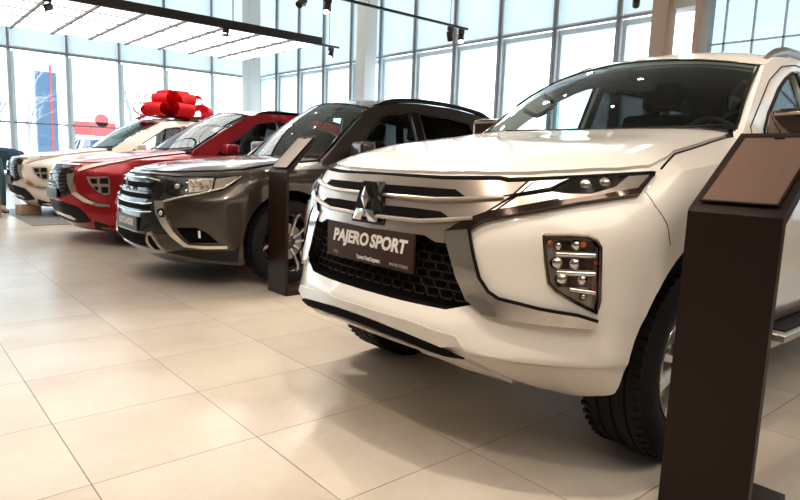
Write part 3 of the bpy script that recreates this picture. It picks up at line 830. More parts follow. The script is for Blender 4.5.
n2 = N('ShaderNodeTexNoise'); n2.inputs['Scale'].default_value = 30; n2.inputs['Detail'].default_value = 5; nt.links.new(off.outputs[0], n2.inputs['Vector'])
cr = N('ShaderNodeValToRGB'); nt.links.new(n1.outputs['Fac'], cr.inputs[0])
cr.color_ramp.elements[0].position = .25; cr.color_ramp.elements[0].color = (.48, .41, .335, 1)
cr.color_ramp.elements[1].position = .78; cr.color_ramp.elements[1].color = (.66, .595, .515, 1)
m2 = N('ShaderNodeMixRGB', blend_type='MULTIPLY'); m2.inputs[0].default_value = 1; nt.links.new(cr.outputs[0], m2.inputs[1])
mr = N('ShaderNodeMapRange'); nt.links.new(n2.outputs['Fac'], mr.inputs['Value']); mr.inputs['To Min'].default_value = .93; mr.inputs['To Max'].default_value = 1.07; nt.links.new(mr.outputs[0], m2.inputs[2])
m3 = N('ShaderNodeMixRGB'); nt.links.new(g_.outputs[0], m3.inputs[0]); m3.inputs[1].default_value = (.16, .085, .045, 1); nt.links.new(m2.outputs[0], m3.inputs[2])
nt.links.new(m3.outputs[0], b.inputs['Base Color'])
rr_ = N('ShaderNodeMapRange'); nt.links.new(n1.outputs['Fac'], rr_.inputs['Value']); rr_.inputs['To Min'].default_value = .24; rr_.inputs['To Max'].default_value = .30; b.inputs['Roughness'].default_value = .28
b.inputs['Specular IOR Level'].default_value = .55
bp = N('ShaderNodeBump'); bp.inputs['Distance'].default_value = .002; bp.inputs['Strength'].default_value = .5; nt.links.new(g_.outputs[0], bp.inputs['Height']); nt.links.new(bp.outputs[0], b.inputs['Normal'])

def quad(name, pts, m, parent=None):
    bm = bmesh.new(); bm.faces.new([bm.verts.new(p) for p in pts]); return finish(name, bm, m, parent, 0)
WALLM = mat('brown_grey_plaster', (0.30, 0.25, 0.21), 0.8)
FRAME = mat('grey_aluminium_frame', (0.62, 0.66, 0.69), 0.4, 0.1)
FRAME_D = mat('dark_grey_gasket', (0.30, 0.30, 0.32), 0.5, 0.1)
BLIND = mat('roller_blind_fabric', (0.74, 0.78, 0.80), 0.9)
CEILM = mat('ceiling_paint', (0.55, 0.50, 0.45), 0.9)
set_struct(newbox('floor', ((XW - 8) / 2, (YW - 7) / 2, -.05), (XW + 8 + .4, YW + 7 + .4, .1), fm, None))
# texture space = world: object sits at the origin, vertices carry the offset
set_struct(newbox('ceiling', ((XW - 8) / 2, (YW - 7) / 2, 7.05), (XW + 8 + .4, YW + 7 + .4, .1), CEILM))
set_struct(newbox('wall_left', (-8.1, (YW - 7) / 2, 3.5), (.2, YW + 7, 7.0), WALLM))
set_struct(newbox('wall_front', ((XW - 8) / 2, -7.1, 3.5), (XW + 8, .2, 7.0), WALLM))

# translucent blinds: daylight glows through the cloth
bmn = bpy.data.materials.new('translucent_blind'); bmn.use_nodes = True; t_ = bmn.node_tree; t_.nodes.clear()
o_ = t_.nodes.new('ShaderNodeOutputMaterial'); mx_ = t_.nodes.new('ShaderNodeMixShader'); df = t_.nodes.new('ShaderNodeBsdfDiffuse'); tl = t_.nodes.new('ShaderNodeBsdfTranslucent')
df.inputs['Color'].default_value = (.80, .80, .79, 1); tl.inputs['Color'].default_value = (.80, .82, .82, 1); mx_.inputs[0].default_value = .68
wv = t_.nodes.new('ShaderNodeTexNoise'); wv.inputs['Scale'].default_value = 3
t_.links.new(df.outputs[0], mx_.inputs[1]); t_.links.new(tl.outputs[0], mx_.inputs[2]); t_.links.new(mx_.outputs[0], o_.inputs[0])
PANE = glass('window_pane', (0.93, 0.98, 1.0), 1.0)

def frame_bars(name, bars, m):
    bm = bmesh.new()
    for c, s in bars: box(bm, c, s)
    return set_struct(finish(name, bm, m, None, 0))

# right glazed wall, plane x = XW: posts 1.33 m apart, blinds above 3.7 m
ys = [19.15, 17.88, 16.54, 15.19, 13.86, 12.60, 11.30, 9.97, 8.67, 7.32, 6.0]
frame_bars('wall_right', [((XW + .10, y + .0, 3.5), (.22, .085, 7.0)) for y in ys] + [((XW + .13, (5.2 + 19.4) / 2, .25), (.14, 14.2, .5))], FRAME)
frame_bars('trim_1', [((XW + .0, (ys[0] + 5.1) / 2, 3.675), (.06, 14.3, .03))] + [((XW - .03, y + .02, 3.5), (.05, .035, 7.0)) for y in ys], FRAME_D)
PALEF = mat('pale_blue_reveal', (0.80, 0.93, 0.97), 0.5)
ORD = ['first', 'second', 'third', 'fourth', 'fifth', 'sixth', 'seventh', 'eighth', 'ninth', 'tenth', 'eleventh', 'twelfth']
for i, y in enumerate(ys):
    y2 = ys[i + 1] if i + 1 < len(ys) else 4.75
    if i + 1 == len(ys): y2 = 5.15
    w_ = thing('window_%d' % (i + 1), None, None, (0, 0, 0)); w_['kind'] = 'structure'
    newbox('window_pane', (XW + .16, (y + y2) / 2, 2.05), (.012, y - y2 - .1, 3.2), PANE, w_)
    newbox('window_pane', (XW + .16, (y + y2) / 2, 5.35), (.012, y - y2 - .1, 3.3), PANE, w_)
    bm = bmesh.new(); box(bm, (XW + .12, y - .07, 2.0), (.09, .06, 3.1)); box(bm, (XW + .12, (y + y2) / 2, 3.60), (.10, y - y2, .10)); box(bm, (XW + .12, (y + y2) / 2, .52), (.10, y - y2, .08))
    finish('window_frame', bm, PALEF, w_, 0)
    bl = newbox('roller_blind', (XW + .02, (y + y2) / 2, 5.34), (.006, y - y2 - .10, 3.26), bmn)
    bl['category'] = 'blind'; bl['group'] = 'roller blinds on the right glazed wall'; bl['label'] = 'white roller blind of the right window wall, %s bay from the far corner' % ORD[i]
    bar = newbox('bottom_bar', (XW + .02, (y + y2) / 2, 3.71), (.03, y - y2 - .10, .03), FRAME, bl)
# back glazed wall, plane y = YW
xs_ = [10.05, 8.50, 7.00, 5.69, 4.32, 2.93, 1.55, .2, -1.2, -2.6, -4.0, -5.4, -6.8]
frame_bars('wall_back', [((x, YW + .10, 3.5), (.085, .22, 7.0)) for x in xs_] + [((1, YW + .13, .2), (18, .14, .4))], FRAME)
frame_bars('trim_2', [((1, YW + .02, 3.67), (18, .06, .05)), ((1, YW + .06, 1.75), (18, .06, .045))] + [((x - .02, YW - .03, 5.3), (.04, .05, 3.4)) for x in xs_], FRAME_D)
for i, x in enumerate(xs_[:-1]):
    x2 = xs_[i + 1]
    w_ = thing('window_%d' % (i + 21), None, None); w_['kind'] = 'structure'
    newbox('window_pane', ((x + x2) / 2, YW + .16, 1.1), (x - x2 - .09, .012, 1.25), PANE, w_)
    newbox('window_pane', ((x + x2) / 2, YW + .16, 2.7), (x - x2 - .09, .012, 1.85), PANE, w_)
    newbox('window_pane', ((x + x2) / 2, YW + .16, 5.35), (x - x2 - .09, .012, 3.3), PANE, w_)
    bm = bmesh.new(); box(bm, (x2 + .10, YW + .12, 2.0), (.07, .1, 3.2)); finish('window_frame', bm, PALEF, w_, 0)
    bl = newbox('roller_blind', ((x + x2) / 2, YW + .02, 5.34), (x - x2 - .10, .006, 3.26), bmn)
    bl['category'] = 'blind'; bl['group'] = 'roller blinds on the back glazed wall'; bl['label'] = 'white roller blind of the back window wall, %s bay left of the corner' % ORD[i]
    newbox('bottom_bar', ((x + x2) / 2, YW + .02, 3.71), (x - x2 - .10, .03, .03), FRAME, bl)

COLM = mat('beige_column_paint', (0.62, 0.45, 0.35), 0.7); COLW = mat('white_column_paint', (0.80, 0.78, 0.74), 0.7)
def column(c, s, label, m):
    o = newbox('column', (c[0], c[1], 3.5), (s[0], s[1], 7.0), m, None, .01); tag(o, label, 'column'); return o
column((9.42, 18.5), (.42, .42), 'white square column in the far corner where the two window walls meet', COLW)
column((9.47, 12.52), (.36, .36), 'pale column before the middle of the right window wall', COLW)
column((9.44, 4.92), (.26, .26), 'beige steel column, wider of the pair before the right window wall', COLM)
column((9.60, 4.40), (.30, .10), 'beige steel column, narrower of the pair, right beside the blue-gridded window', COLM)
cb = newbox('capital_block', (9.62, 4.66, 3.75), (.34, .42, .42), COLW, None, .01); tag(cb, 'white connecting block high up between the two beige columns', 'beam')
# right part of the wall: a wide window with a grid of pale glazing bars
set_struct(newbox('wall_right_end', (XW + .1, -1.2 - 2.9, 3.5), (.2, 5.8, 7.0), WALLM))
set_struct(newbox('wall_right_top', (XW + .1, 1.75, 5.42), (.2, 5.9, 3.16), WALLM))
set_struct(newbox('wall_right_sill', (XW + .1, 1.75, .35), (.2, 5.9, .7), WALLM))
w_ = thing('window_40', None, None); w_['kind'] = 'structure'
newbox('window_pane', (XW + .16, 1.6, 2.25), (.012, 6.0, 3.1), glass('tinted_window_pane', (0.50, 0.56, 0.585), 1.0), w_)
BLUEF = mat('pale_blue_glazing_bar', (0.72, 0.88, 0.97), 0.4)
bm = bmesh.new()
for y in (4.27, 3.86, 3.44, 2.9, 2.35, 1.8, 1.25, .7, .15, -.4, -.9): box(bm, (XW + .12, y, 2.25), (.03, .03, 3.1))
for z in (3.07, 2.5, 1.9, 1.3): box(bm, (XW + .12, 1.7, z), (.03, 6.0, .025))
finish('window_frame', bm, BLUEF, w_, 0)
bm = bmesh.new(); box(bm, (XW + .05, 4.52, 2.2), (.25, .10, 3.2)); box(bm, (XW - .02, 1.6, 3.80), (.14, 5.9, .10)); box(bm, (XW - .02, 4.64, 2.2), (.10, .03, 3.3))
finish('window_trim', bm, FRAME_D, w_, 0)

# ---------------------------------------------------------------- hanging light ceiling over the row and its track
BLK = mat('track_black', (0.018, 0.012, 0.010), 0.35)
GL = bpy.data.materials.new('light_diffuser'); GL.use_nodes = True; gn = GL.node_tree; gb = gn.nodes['Principled BSDF']
gb.inputs['Base Color'].default_value = (.9, .9, .9, 1); gb.inputs['Emission Color'].default_value = (1.0, .97, .93, 1); gb.inputs['Emission Strength'].default_value = 2.6
gt = gn.nodes.new('ShaderNodeTexCoord'); gx0 = gn.nodes.new('ShaderNodeSeparateXYZ'); gn.links.new(gt.outputs['Object'], gx0.inputs[0])
px0, px1, py0, py1, pz = -.6, 5.93, 9.14, 12.02, 3.0
lc = thing('light_ceiling', 'large hanging luminous ceiling panel with a dark frame above the red and cream cars', 'lamp', (0, 0, 0))
newbox('diffuser', ((px0 + px1) / 2, (py0 + py1) / 2, pz + .03), (px1 - px0, py1 - py0, .02), GL, lc)
bm = bmesh.new()
box(bm, ((px0 + px1) / 2, py0 - .02, pz + .05), (px1 - px0 + .02, .05, .13)); box(bm, ((px0 + px1) / 2, py1, pz + .05), (px1 - px0, .012, .06)); box(bm, (px1, (py0 + py1) / 2, pz + .05), (.012, py1 - py0, .06))
finish('frame', bm, BLK, lc)
bm = bmesh.new(); GR = mat('grid_grey', (0.07, 0.06, 0.06), 0.5)
x = 5.93 - .53
while x > px0: box(bm, (x, (py0 + py1) / 2, pz - .002), (.034, py1 - py0 - .02, .03)); x -= .59
for k in range(1, 5): box(bm, ((px0 + px1) / 2, py0 + k * .576, pz + .008), (px1 - px0 - .02, .010, .014))
finish('grid_bar', bm, GR, lc)
for (x, y) in ((1.2, py0), (4.35, py0), (1.2, py1), (4.35, py1)):
    bm = bmesh.new(); tube(bm, [(x, y, pz + .08), (x, y, 7.0)], .008, 6); finish('suspension_rod', bm, BLK, lc)

SPOTM = mat('spot_housing_brown', (0.045, 0.026, 0.018), 0.35, 0.3)
SPOTE = bpy.data.materials.new('spot_led'); SPOTE.use_nodes = True; sb = SPOTE.node_tree.nodes['Principled BSDF']
sb.inputs['Emission Color'].default_value = (1, .86, .68, 1); sb.inputs['Emission Strength'].default_value = 30
def track(x0, x1, y, z, label, rods):
    t = thing('lighting_track', label, 'lighting track')
    newbox('rail', ((x0 + x1) / 2, y, z), (x1 - x0, .035, .03), BLK, t)
    for x in rods:
        bm = bmesh.new(); tube(bm, [(x, y, z), (x, y, 7.0)], .004, 6); finish('suspension_wire', bm, BLK, t)
    return t
def spot(x, y, z, az, el, label, lit=True, w=18):
    """z = rail underside; az/el aim in degrees"""
    t = thing('spotlight', label, 'spotlight', (x, y, z), 0, None)
    bm = bmesh.new(); box(bm, (0, 0, -.03), (.10, .034, .06), None, .004); box(bm, (.03, 0, -.10), (.022, .03, .12), None, .003); finish('bracket', bm, SPOTM, t)
    d = Vector((math.cos(math.radians(az)) * math.cos(math.radians(el)), math.sin(math.radians(az)) * math.cos(math.radians(el)), math.sin(math.radians(el))))
    q = d.to_track_quat('Z', 'Y').to_matrix()
    c = Vector((-.01, 0, -.13))
    bm = bmesh.new(); lathe(bm, [(0.0005, -.065), (.040, -.065), (.043, -.058), (.043, .062), (.038, .066), (.036, .045), (0.0005, .045)], 'z', 28)
    bmesh.ops.transform(bm, matrix=Matrix.Translation(c) @ q.to_4x4(), verts=bm.verts); finish('spot_head', bm, SPOTM, t)
    bm = bmesh.new(); lathe(bm, [(0.0005, .047), (.033, .047), (.033, .052), (0.0005, .056)], 'z', 24)
    bmesh.ops.transform(bm, matrix=Matrix.Translation(c) @ q.to_4x4(), verts=bm.verts); finish('led', bm, SPOTE if lit else BLK, t)
    if lit:
        L = bpy.data.lights.new('spot_lamp', 'SPOT'); L.energy = w; L.spot_size = math.radians(80); L.spot_blend = .6; L.color = (1, .86, .70); L.shadow_soft_size = .04
        o = bpy.data.objects.new('spot_lamp', L); COL.objects.link(o); o.parent = t
        o.matrix_local = Matrix.Translation(c + d * .075) @ (-d).to_track_quat('Z', 'Y').to_matrix().to_4x4()
    return t
track(3.2, 6.7, 6.45, 3.02, 'thin black lighting track with four spots hanging before the right windows', (4.9, 6.35))
track(5.9, 6.30, 9.12, 3.0, 'short black track stub sticking out past the end of the luminous ceiling', (6.1,))
track(1.2, 7.15, 4.0, 3.20, 'black lighting track overhead between the white and grey cars', (2.0, 6.6))
track(-1.0, 5.5, 1.1, 3.32, 'black lighting track added overhead, out of view, in front of the white car', (0.5, 4.6))  # unseen track put in to carry the added spots
spot(6.14, 9.12, 2.98, 215, -50, 'brown spotlight on the track stub beyond the luminous ceiling', w=40)
spot(4.22, 9.12, 2.985, 250, -30, 'brown spotlight under the middle of the luminous ceiling edge', w=40)
spot(1.83, 9.12, 2.985, 200, -25, 'dark spotlight under the left end of the luminous ceiling edge', w=40)
spot(6.36, 6.45, 3.0, 20, -65, 'black unlit-looking spotlight turned to the wall, left of the lit one at the track end', False)
spot(6.58, 6.45, 3.0, 235, -55, 'glowing spotlight at the very end of the long track', w=45)
spot(3.93, 6.45, 3.0, 200, -35, 'black spotlight at the top edge, turned away, left of a glowing one', False)
spot(4.28, 6.45, 3.0, 225, -55, 'glowing spotlight at the top edge beside the black one', w=45)
spot(7.0, 4.0, 3.18, 30, -20, 'black spotlight hanging at the top edge before the pair of columns', False)
for x, q in ((2.2, 'left'), (3.9, 'middle'), (5.5, 'right')): spot(x, 4.0, 3.18, 240, -60, 'brown spotlight overhead between the white and grey cars, %s one of three' % q, w=150)['group'] = 'spotlights over the gap between white and grey cars'
for x, q in ((-.4, 'left'), (1.2, 'middle'), (2.9, 'right')): spot(x, 1.1, 3.30, 60, -60, 'brown spotlight added overhead, out of view, on the near side of the white car, %s one of three' % q, w=120)['group'] = 'added spotlights beside the white car'  # unseen spots added for glints and shadows on the white car

# unseen ceiling downlights, added to put small glints on every hood and roof
DLE = bpy.data.materials.new('added_downlight_led'); DLE.use_nodes = True; db = DLE.node_tree.nodes['Principled BSDF']
db.inputs['Emission Color'].default_value = (1, .88, .72, 1); db.inputs['Emission Strength'].default_value = 70
dl0 = None; ROWN = ['first', 'second', 'third', 'fourth', 'fifth', 'sixth']
for i, y in enumerate((-1.5, 1.5, 4.5, 7.5, 10.5, 14.0)):
    for j, x in enumerate((-3.0, 0.0, 3.0, 6.0)):
        if dl0 is None:
            t = thing('added_downlight', None, 'ceiling light', (x, y, 6.98)); dl0 = t
            bm = bmesh.new(); lathe(bm, [(.085, -.02), (.12, -.025), (.13, 0.0), (.13, .02), (.085, .02)], 'z', 24, close=True); finish('trim_ring', bm, BLK, t)
            bm = bmesh.new(); lathe(bm, [(0.0005, -.012), (.083, -.012), (.083, .01), (0.0005, .01)], 'z', 24); finish('led', bm, DLE, t)
        else:
            t = copy_tree(dl0); t.location = (x, y, 6.98)
        t['label'] = 'round downlight added on the unseen ceiling, %s row from the near end, %s from the left' % (ROWN[i], ROWN[j]); t['group'] = 'added ceiling downlights'

# ================================================================ white off-roader
def halves(pts): return [(0.0 if i in (0, len(pts) - 1) else p[0], p[1]) for i, p in enumerate(pts)]
def white_car():
    W = WHITE_F; P = M['white_paint']
    root = thing('off_road_car', 'pearl white off-road car nearest the camera, chrome shield front and brown PAJERO SPORT plate', 'car', (1.445, 1.85, 0))
    fog = W['fog'][1]
    mesh = [(0, .842)] + W['mesh'][1][1:-2] + [(0, .60)]
    body, sf = shell(root, 'body', WHITE, P, [(.86, .385, .485), (3.66, .385, .485)], (1.75, 4.45, .76, .45), [(fog, 30, .07)], [([(0, .838), (.214, .840), (.332, .842), (.379, .823), (.425, .822), (.515, .635), (.415, .600), (.147, .598), (0, .598)], 0, .055)])
    # hood: separate panel over the engine
    hood = [(0.075, 0), (.078, .12), (.095, .28), (.155, .45), (.225, .56), (.32, .66), (.45, .755), (.565, .80), (.70, .79), (.80, .762), (1.155, .737), (1.30, .728), (1.42, .70), (1.36, .45), (1.33, .2), (1.32, 0)]
    hood = hood + [(x, -y) for x, y in reversed(hood) if y > 1e-6]
    patch(sf, 'hood', hood, P, root, 'top', .012, .02, .05)
    seam(sf, 'hood_gap', [('top', [(.6, .825)] + [(x, y) for x, y in [(.70, .80), (.80, .770), (1.155, .745), (1.30, .735), (1.44, .72)]])], M['gap'], root, .0045, off=.0, mirror=True)
    hg = [(0, 1.0445), (.10, 1.0445), (.30, 1.043), (.50, 1.05), (.62, 1.061), (.72, 1.077), (.80, 1.092)]
    bm = bmesh.new(); L = [sf.hit(20, W['hood_gap'][1][0][0], W['hood_gap'][1][0][1])]
    side = [sf.hit(20, u, v - .004) for u, v in densify([tuple(p) for p in W['hood_gap'][1][3:]], .04, False)]
    half = [sf.hit(0, h, z - .003) for h, z in densify(hg[:4], .04, False)] + [q for q in side if q[0].y < -.51]
    line = [(Vector((p.x, -p.y, p.z)), n) for p, n in reversed(half[1:])] + half
    tube(bm, [p - Vector((0.004, 0, 0)) for p, n in line], [.008 + .004 * min(1, abs(p.y) / .5) for p, n in line], 6); finish('hood_edge_gap', bm, M['gap'], root)
    # grille: silver field, dark slots, bars, emblem
    sil = [(0, 1.036)] + W['silver'][1][1:-2] + [(.15, .842), (0, .838)]
    patch(sf, 'grille', sil, M['champagne'], root, 0, .010, .012, .04, sym=True)
    up = [(.09, 1.001), (.233, 1.002), (.373, 1.001), (.414, .980), (.30, .971), (.09, .970)]
    lo = [(.10, .925), (.227, .927), (.344, .924), (.381, .907), (.271, .893), (.10, .893)]
    for s in (up, lo):
        s = [(0, s[0][1])] + s[1:-1] + [(0, s[-1][1])]
        patch(sf, 'grille_slot', s, M['dark'], root, 0, .0125, .004, .04, sym=True)
    for pts, r_ in (([(-.54, .984), (-.42, .971), (-.31, .963), (0, .961), (.31, .963), (.42, .971), (.54, .984)], .011), ([(-.47, .910), (-.384, .899), (-.275, .886), (0, .883), (.275, .886), (.384, .899), (.47, .910)], .011)):
        bm = bmesh.new(); tube(bm, surf_line(sf, pts, 0, .016), r_, 10, .7); finish('grille_bar', bm, M['satin'], root, 60)
    seam(sf, 'grille_seam', [(0, [(.42, .976), (.54, .989), (.575, .997)]), (0, [(.38, .902), (.47, .914)]), (0, [(.528, .939), (.578, .995), (.598, 1.036)])], M['gap'], root, .003, off=.011, mirror=True)
    # emblem on its dark wedge-shaped block
    bm = bmesh.new(); pr_ = [(.045, .085), (.115, -.062), (.108, -.080), (-.108, -.080), (-.115, -.062), (-.045, .085)]
    a = [bm.verts.new((-.018, y * .95, z)) for y, z in pr_]; b_ = [bm.verts.new((.055, y * .95, z)) for y, z in pr_]
    bm.faces.new(a); bm.faces.new(b_[::-1])
    for i in range(6): bm.faces.new((a[i], b_[i], b_[(i + 1) % 6], a[(i + 1) % 6]))
    bmesh.ops.bevel(bm, geom=list(bm.edges), offset=.005, segments=2, affect='EDGES')
    eb = finish('emblem_base', bm, M['black_gloss'], root, 35, (.0, .0, .930))
    emblem(eb, (-.028, 0, -.020), .178, M['chrome'])
    # lower mesh with honeycomb
    me = [(0, .838)] + [(.214, .840), (.332, .842), (.379, .823), (.416, .822), (.508, .635), (.415, .600), (.147, .598), (0, .598)]
    patch(sf, 'lower_grille', me, M['dark'], root, 0, -.050, .004, .04, sym=True)
    pol = me + [(-x, z) for x, z in reversed(me) if x > 0]
    bm = bmesh.new(); cw, ch = .058, .030; j = 0; z = .612
    while z < .84:
        k = -10
        while k <= 10:
            cx = k * cw + (cw / 2 if j % 2 else 0)
            hexa = [(cx - cw * .33, z - ch / 2), (cx + cw * .33, z - ch / 2), (cx + cw * .5, z), (cx + cw * .33, z + ch / 2), (cx - cw * .33, z + ch / 2)]
            if all(inside(p, pol) for p in hexa) and not (abs(cx) < .24 and .70 < z < .82):
                tube(bm, [sf.hit(0, *p)[0] + Vector((.036, 0, 0)) for p in [(cx - cw * .5, z)] + hexa], .0028, 4, closed=True)
            k += 1
        z += ch; j += 1
    finish('honeycomb_mesh', bm, M['mesh_black'], root, 30)
    number_plate(root, (-.012, 0, .770), .535, .140, M['plate'], [
        ('lettering', 'PAJERO SPORT', .068, .0, .018, M['letter'], .0026, .24, 1.02),
        ('small_lettering', 'ТрансТехСервис', .020, -.01, -.052, M['letter'], .0004, 0, .9),
        ('small_lettering', 'ТТС', .018, .205, -.052, M['letter_dim'], 0, 0, 1),
        ('small_lettering', 'WWW.TTS.RU', .016, -.19, -.052, M['letter_dim'], 0, 0, 1)])
    # chrome shields, blades
    patch(sf, 'chrome_shield', W['chrome'][1], M['chrome'], root, 30, .018, .085, .03, mirror=True)
    patch(sf, 'shield_blade', W['blade'][1], M['dchrome'], root, 30, .022, .026, .03, mirror=True)
    bm = bmesh.new(); tube(bm, surf_line(sf, W['cheek_line'][1], 30, .016), .006, 6); o = finish('shield_edge', bm, M['gap'], root); mirror_copy(o, root)
    # cheek: painted pad standing a little proud inside the shield
    cheek = W['cheek_line'][1][1:-1] + [(W['fog'][1][5][0] + .03, .66), (W['fog'][1][4][0] + .05, .80), (W['fog'][1][3][0] + .03, .90), (.80, .915), (.70, .905), (.56, .885)]
    # headlight
    hl = patch(sf, 'headlight', W['headlight'][1], M['lamp_dark'], root, 35, .006, .008, .025)
    patch(sf, 'daylight_strip', W['hl_drl'][1], M['satin'], hl, 35, .010, .004, .02)
    patch(sf, 'reflector_bay', W['hl_black'][1], M['black_gloss'], hl, 35, .011, .004, .02)
    patch(sf, 'silver_bezel', W['hl_silver'][1], M['champagne'], hl, 35, .0095, .004, .02)
    for (u, v) in W['hl_bulbs'][1]:
        p, n = sf.hit(35, u, v); bm = bmesh.new(); bmesh.ops.create_uvsphere(bm, u_segments=18, v_segments=10, radius=.021); o = finish('projector_lens', bm, M['chrome'], hl, 60, p + n * .002)
    patch(sf, 'clear_cover', W['headlight'][1], M['lens'], hl, 35, .018, .002, .03)
    bm = bmesh.new(); Lh = W['headlight'][1]; tube(bm, surf_line(sf, Lh + [Lh[0]], 35, .010), .0035, 6); finish('headlight_gasket', bm, M['gap'], hl)
    mirror_copy(hl, root)
    wg = patch(sf, 'grille_wing', W['wing'][1], M['trim_silver'], root, 20, .012, .014, .03, mirror=True)
    bm = bmesh.new(); tube(bm, surf_line(sf, W['wing'][1] + [W['wing'][1][0]], 20, .012), .003, 6); o = finish('wing_gap', bm, M['gap'], root); mirror_copy(o, root)
    # lamp cluster in the bumper recess
    fl = patch(sf, 'bumper_lamp', [(u * .985 + .012, v * .97 + .0235) for u, v in fog], M['lamp_pale'], root, 30, -.024, .004, .03)
    F0, F5 = W['fog'][1][0][0], W['fog'][1][5][0]
    for za, zb in ((.835, .868), (.776, .812), (.720, .754)):
        patch(sf, 'dark_bay', [(F0 + .055, za), (F5 - .02, za), (F5 - .02, zb), (F0 + .045, zb)], M['dchrome'], fl, 30, -.018, .003, .03)
    for nm in ('fog_bar1', 'fog_bar2', 'fog_bar3'):
        q = W[nm][1]; q = [(q[0][0] + .012, q[0][1]), (q[1][0] - .008, q[1][1])]
        bm = bmesh.new(); tube(bm, surf_line(sf, q, 30, -.012), .009, 8, 1.0); finish('chrome_shelf', bm, M['chrome'], fl, 60)
    for (u, v, mm, r_) in [(.80, .795, 'chrome', .022), (.86, .795, 'chrome', .020), (.82, .745, 'chrome', .022), (.89, .745, 'chrome', .018), (.86, .855, 'chrome', .018), (.77, .86, 'orange', .011), (.885, .858, 'orange', .011), (.80, .85, 'chrome', .015), (.935, .80, 'rlens', .009), (.935, .765, 'rlens', .009), (.93, .715, 'rlens', .008), (.90, .69, 'chrome', .012)]:
        u = W['fog'][1][0][0] + (u - .75) * (W['fog'][1][5][0] - W['fog'][1][0][0]) / .20
        p, n = sf.hit(30, min(u, W['fog'][1][5][0] - .015), v); bm = bmesh.new(); bmesh.ops.create_uvsphere(bm, u_segments=14, v_segments=8, radius=r_); finish('reflector' if mm == 'chrome' else 'bulb', bm, M[mm], fl, 60, p - n * .018)
    patch(sf, 'clear_cover', fog, M['lens'], fl, 30, -.004, .002, .04)
    bm = bmesh.new(); tube(bm, surf_line(sf, fog + [fog[0]], 30, .001), .0055, 6); finish('lamp_bezel', bm, M['dchrome'], fl)
    mirror_copy(fl, root)
    # lower bumper: satin strips and skid trim
    st = [(0, .543), (.138, .542), (.278, .542), (.482, .524), (.505, .495), (.433, .483), (.28, .500), (.135, .510), (0, .512)]
    patch(sf, 'bumper_trim', st, M['trim_silver'], root, 0, .016, .02, .04, sym=True)
    sl = [(0, .508), (.135, .505), (.279, .497), (.432, .480), (.505, .462), (.432, .455), (.27, .475), (.124, .483), (0, .485)]
    patch(sf, 'air_slot', sl, M['dark'], root, 0, .0165, .006, .04, sym=True)
    sk = [(0, .474), (.121, .472), (.268, .465), (.429, .450), (.503, .431), (.555, .352), (.52, .325), (.42, .385), (.236, .432), (.093, .440), (0, .442)]
    patch(sf, 'skid_plate', sk, M['trim_silver'], root, 0, .014, .018, .03, sym=True)
    seam(sf, 'bumper_seam', [(60, [(.824, 1.024), (.85, .98), (.905, .92), (.93, .85)])], M['gap'], root, .0018, off=0, mirror=True)
    # doors
    seam(sf, 'door_seam', [(90, [(1.52, 1.13), (1.50, .80), (1.53, .45), (1.62, .40), (2.38, .40), (2.42, .6), (2.42, 1.15)]), (90, [(2.46, 1.15), (2.46, .42), (3.15, .42), (3.30, .80), (3.42, .95), (3.42, 1.16)])], M['gap'], root, .003, mirror=True)
    for x in (2.22, 3.12):
        p, n = sf.hit(90, x, 1.0); bm = bmesh.new(); tube(bm, [p + Vector((-.09, .01, 0)), p + Vector((-.07, -.035, 0)), p + Vector((.07, -.035, 0)), p + Vector((.09, .01, 0))], .013, 8, .8)
        o = finish('door_handle', bm, M['chrome'], root, 60); mirror_copy(o, root)
    # side step
    bm = bmesh.new(); box(bm, (2.32, -.93, .405), (1.75, .17, .035), None, .012, 3); box(bm, (2.32, -.90, .37), (1.75, .12, .04), None, .01)
    st_ = finish('side_step', bm, M['satin'], root)
    bm = bmesh.new(); box(bm, (2.32, -.94, .425), (1.6, .10, .008), None, .003); finish('step_pad', bm, M['black_matte'], st_); mirror_copy(st_, root)
    patch(sf, 'sill_trim', [(1.42, .44), (3.2, .44), (3.2, .50), (1.42, .50)], M['satin'], root, 90, .012, .014, .1, mirror=True)
    g = dict(wsb=(1.44, .725, 1.285), wsbc=(1.30, 1.262), wst=(1.94, .605, 1.630), wstc=(1.85, 1.69), tumble=(.80, 1.20, .40),
             outer=[(1.36, 1.10), (1.42, 1.27), (1.66, 1.435), (1.94, 1.630), (2.20, 1.705), (2.6, 1.735), (3.3, 1.735), (3.9, 1.69), (4.25, 1.62), (4.42, 1.30), (4.47, 1.10)],
             windows=[[(1.60, 1.215), (1.67, 1.29), (1.79, 1.38), (2.025, 1.515), (2.185, 1.585), (2.33, 1.635), (2.42, 1.65), (2.44, 1.215)], [(2.52, 1.21), (2.50, 1.635), (3.1, 1.645), (3.38, 1.60), (3.50, 1.25), (3.45, 1.22)], [(3.58, 1.25), (3.46, 1.60), (3.8, 1.585), (4.02, 1.52), (4.10, 1.30)]],
             pillars=[[(2.43, 1.20), (2.42, 1.66), (2.51, 1.66), (2.53, 1.20)]], edge=[(1.94, 1.630), (2.20, 1.705), (2.6, 1.735), (3.3, 1.735), (3.9, 1.69), (4.25, 1.62), (4.4, 1.55)],
             crown=.05, roof_end=4.22, gate_z=1.10, gate_slope=.45, rails=(2.08, 4.05, .035), rail_mat='champagne')
    greenhouse(root, g, P)
    bm = bmesh.new(); tube(bm, [(x, -(side_h(g, x, z) + .001), z) for x, z in densify([(1.50, 1.22), (1.52, 1.30), (1.94, 1.555), (2.2, 1.655), (2.42, 1.690), (2.9, 1.70)], .1, False)], .003, 6); o = finish('door_gap', bm, M['gap'], root); mirror_copy(o, root)
    mirrors(root, (1.70, .90, 1.295), (.15, .25, .19), M['dchrome'])
    patch(sf, 'tail_lamp', [(-.90, 1.12), (-.70, 1.12), (-.68, .62), (-.80, .62)], M['rlens'], root, 180, .01, .012, .06, mirror=True)
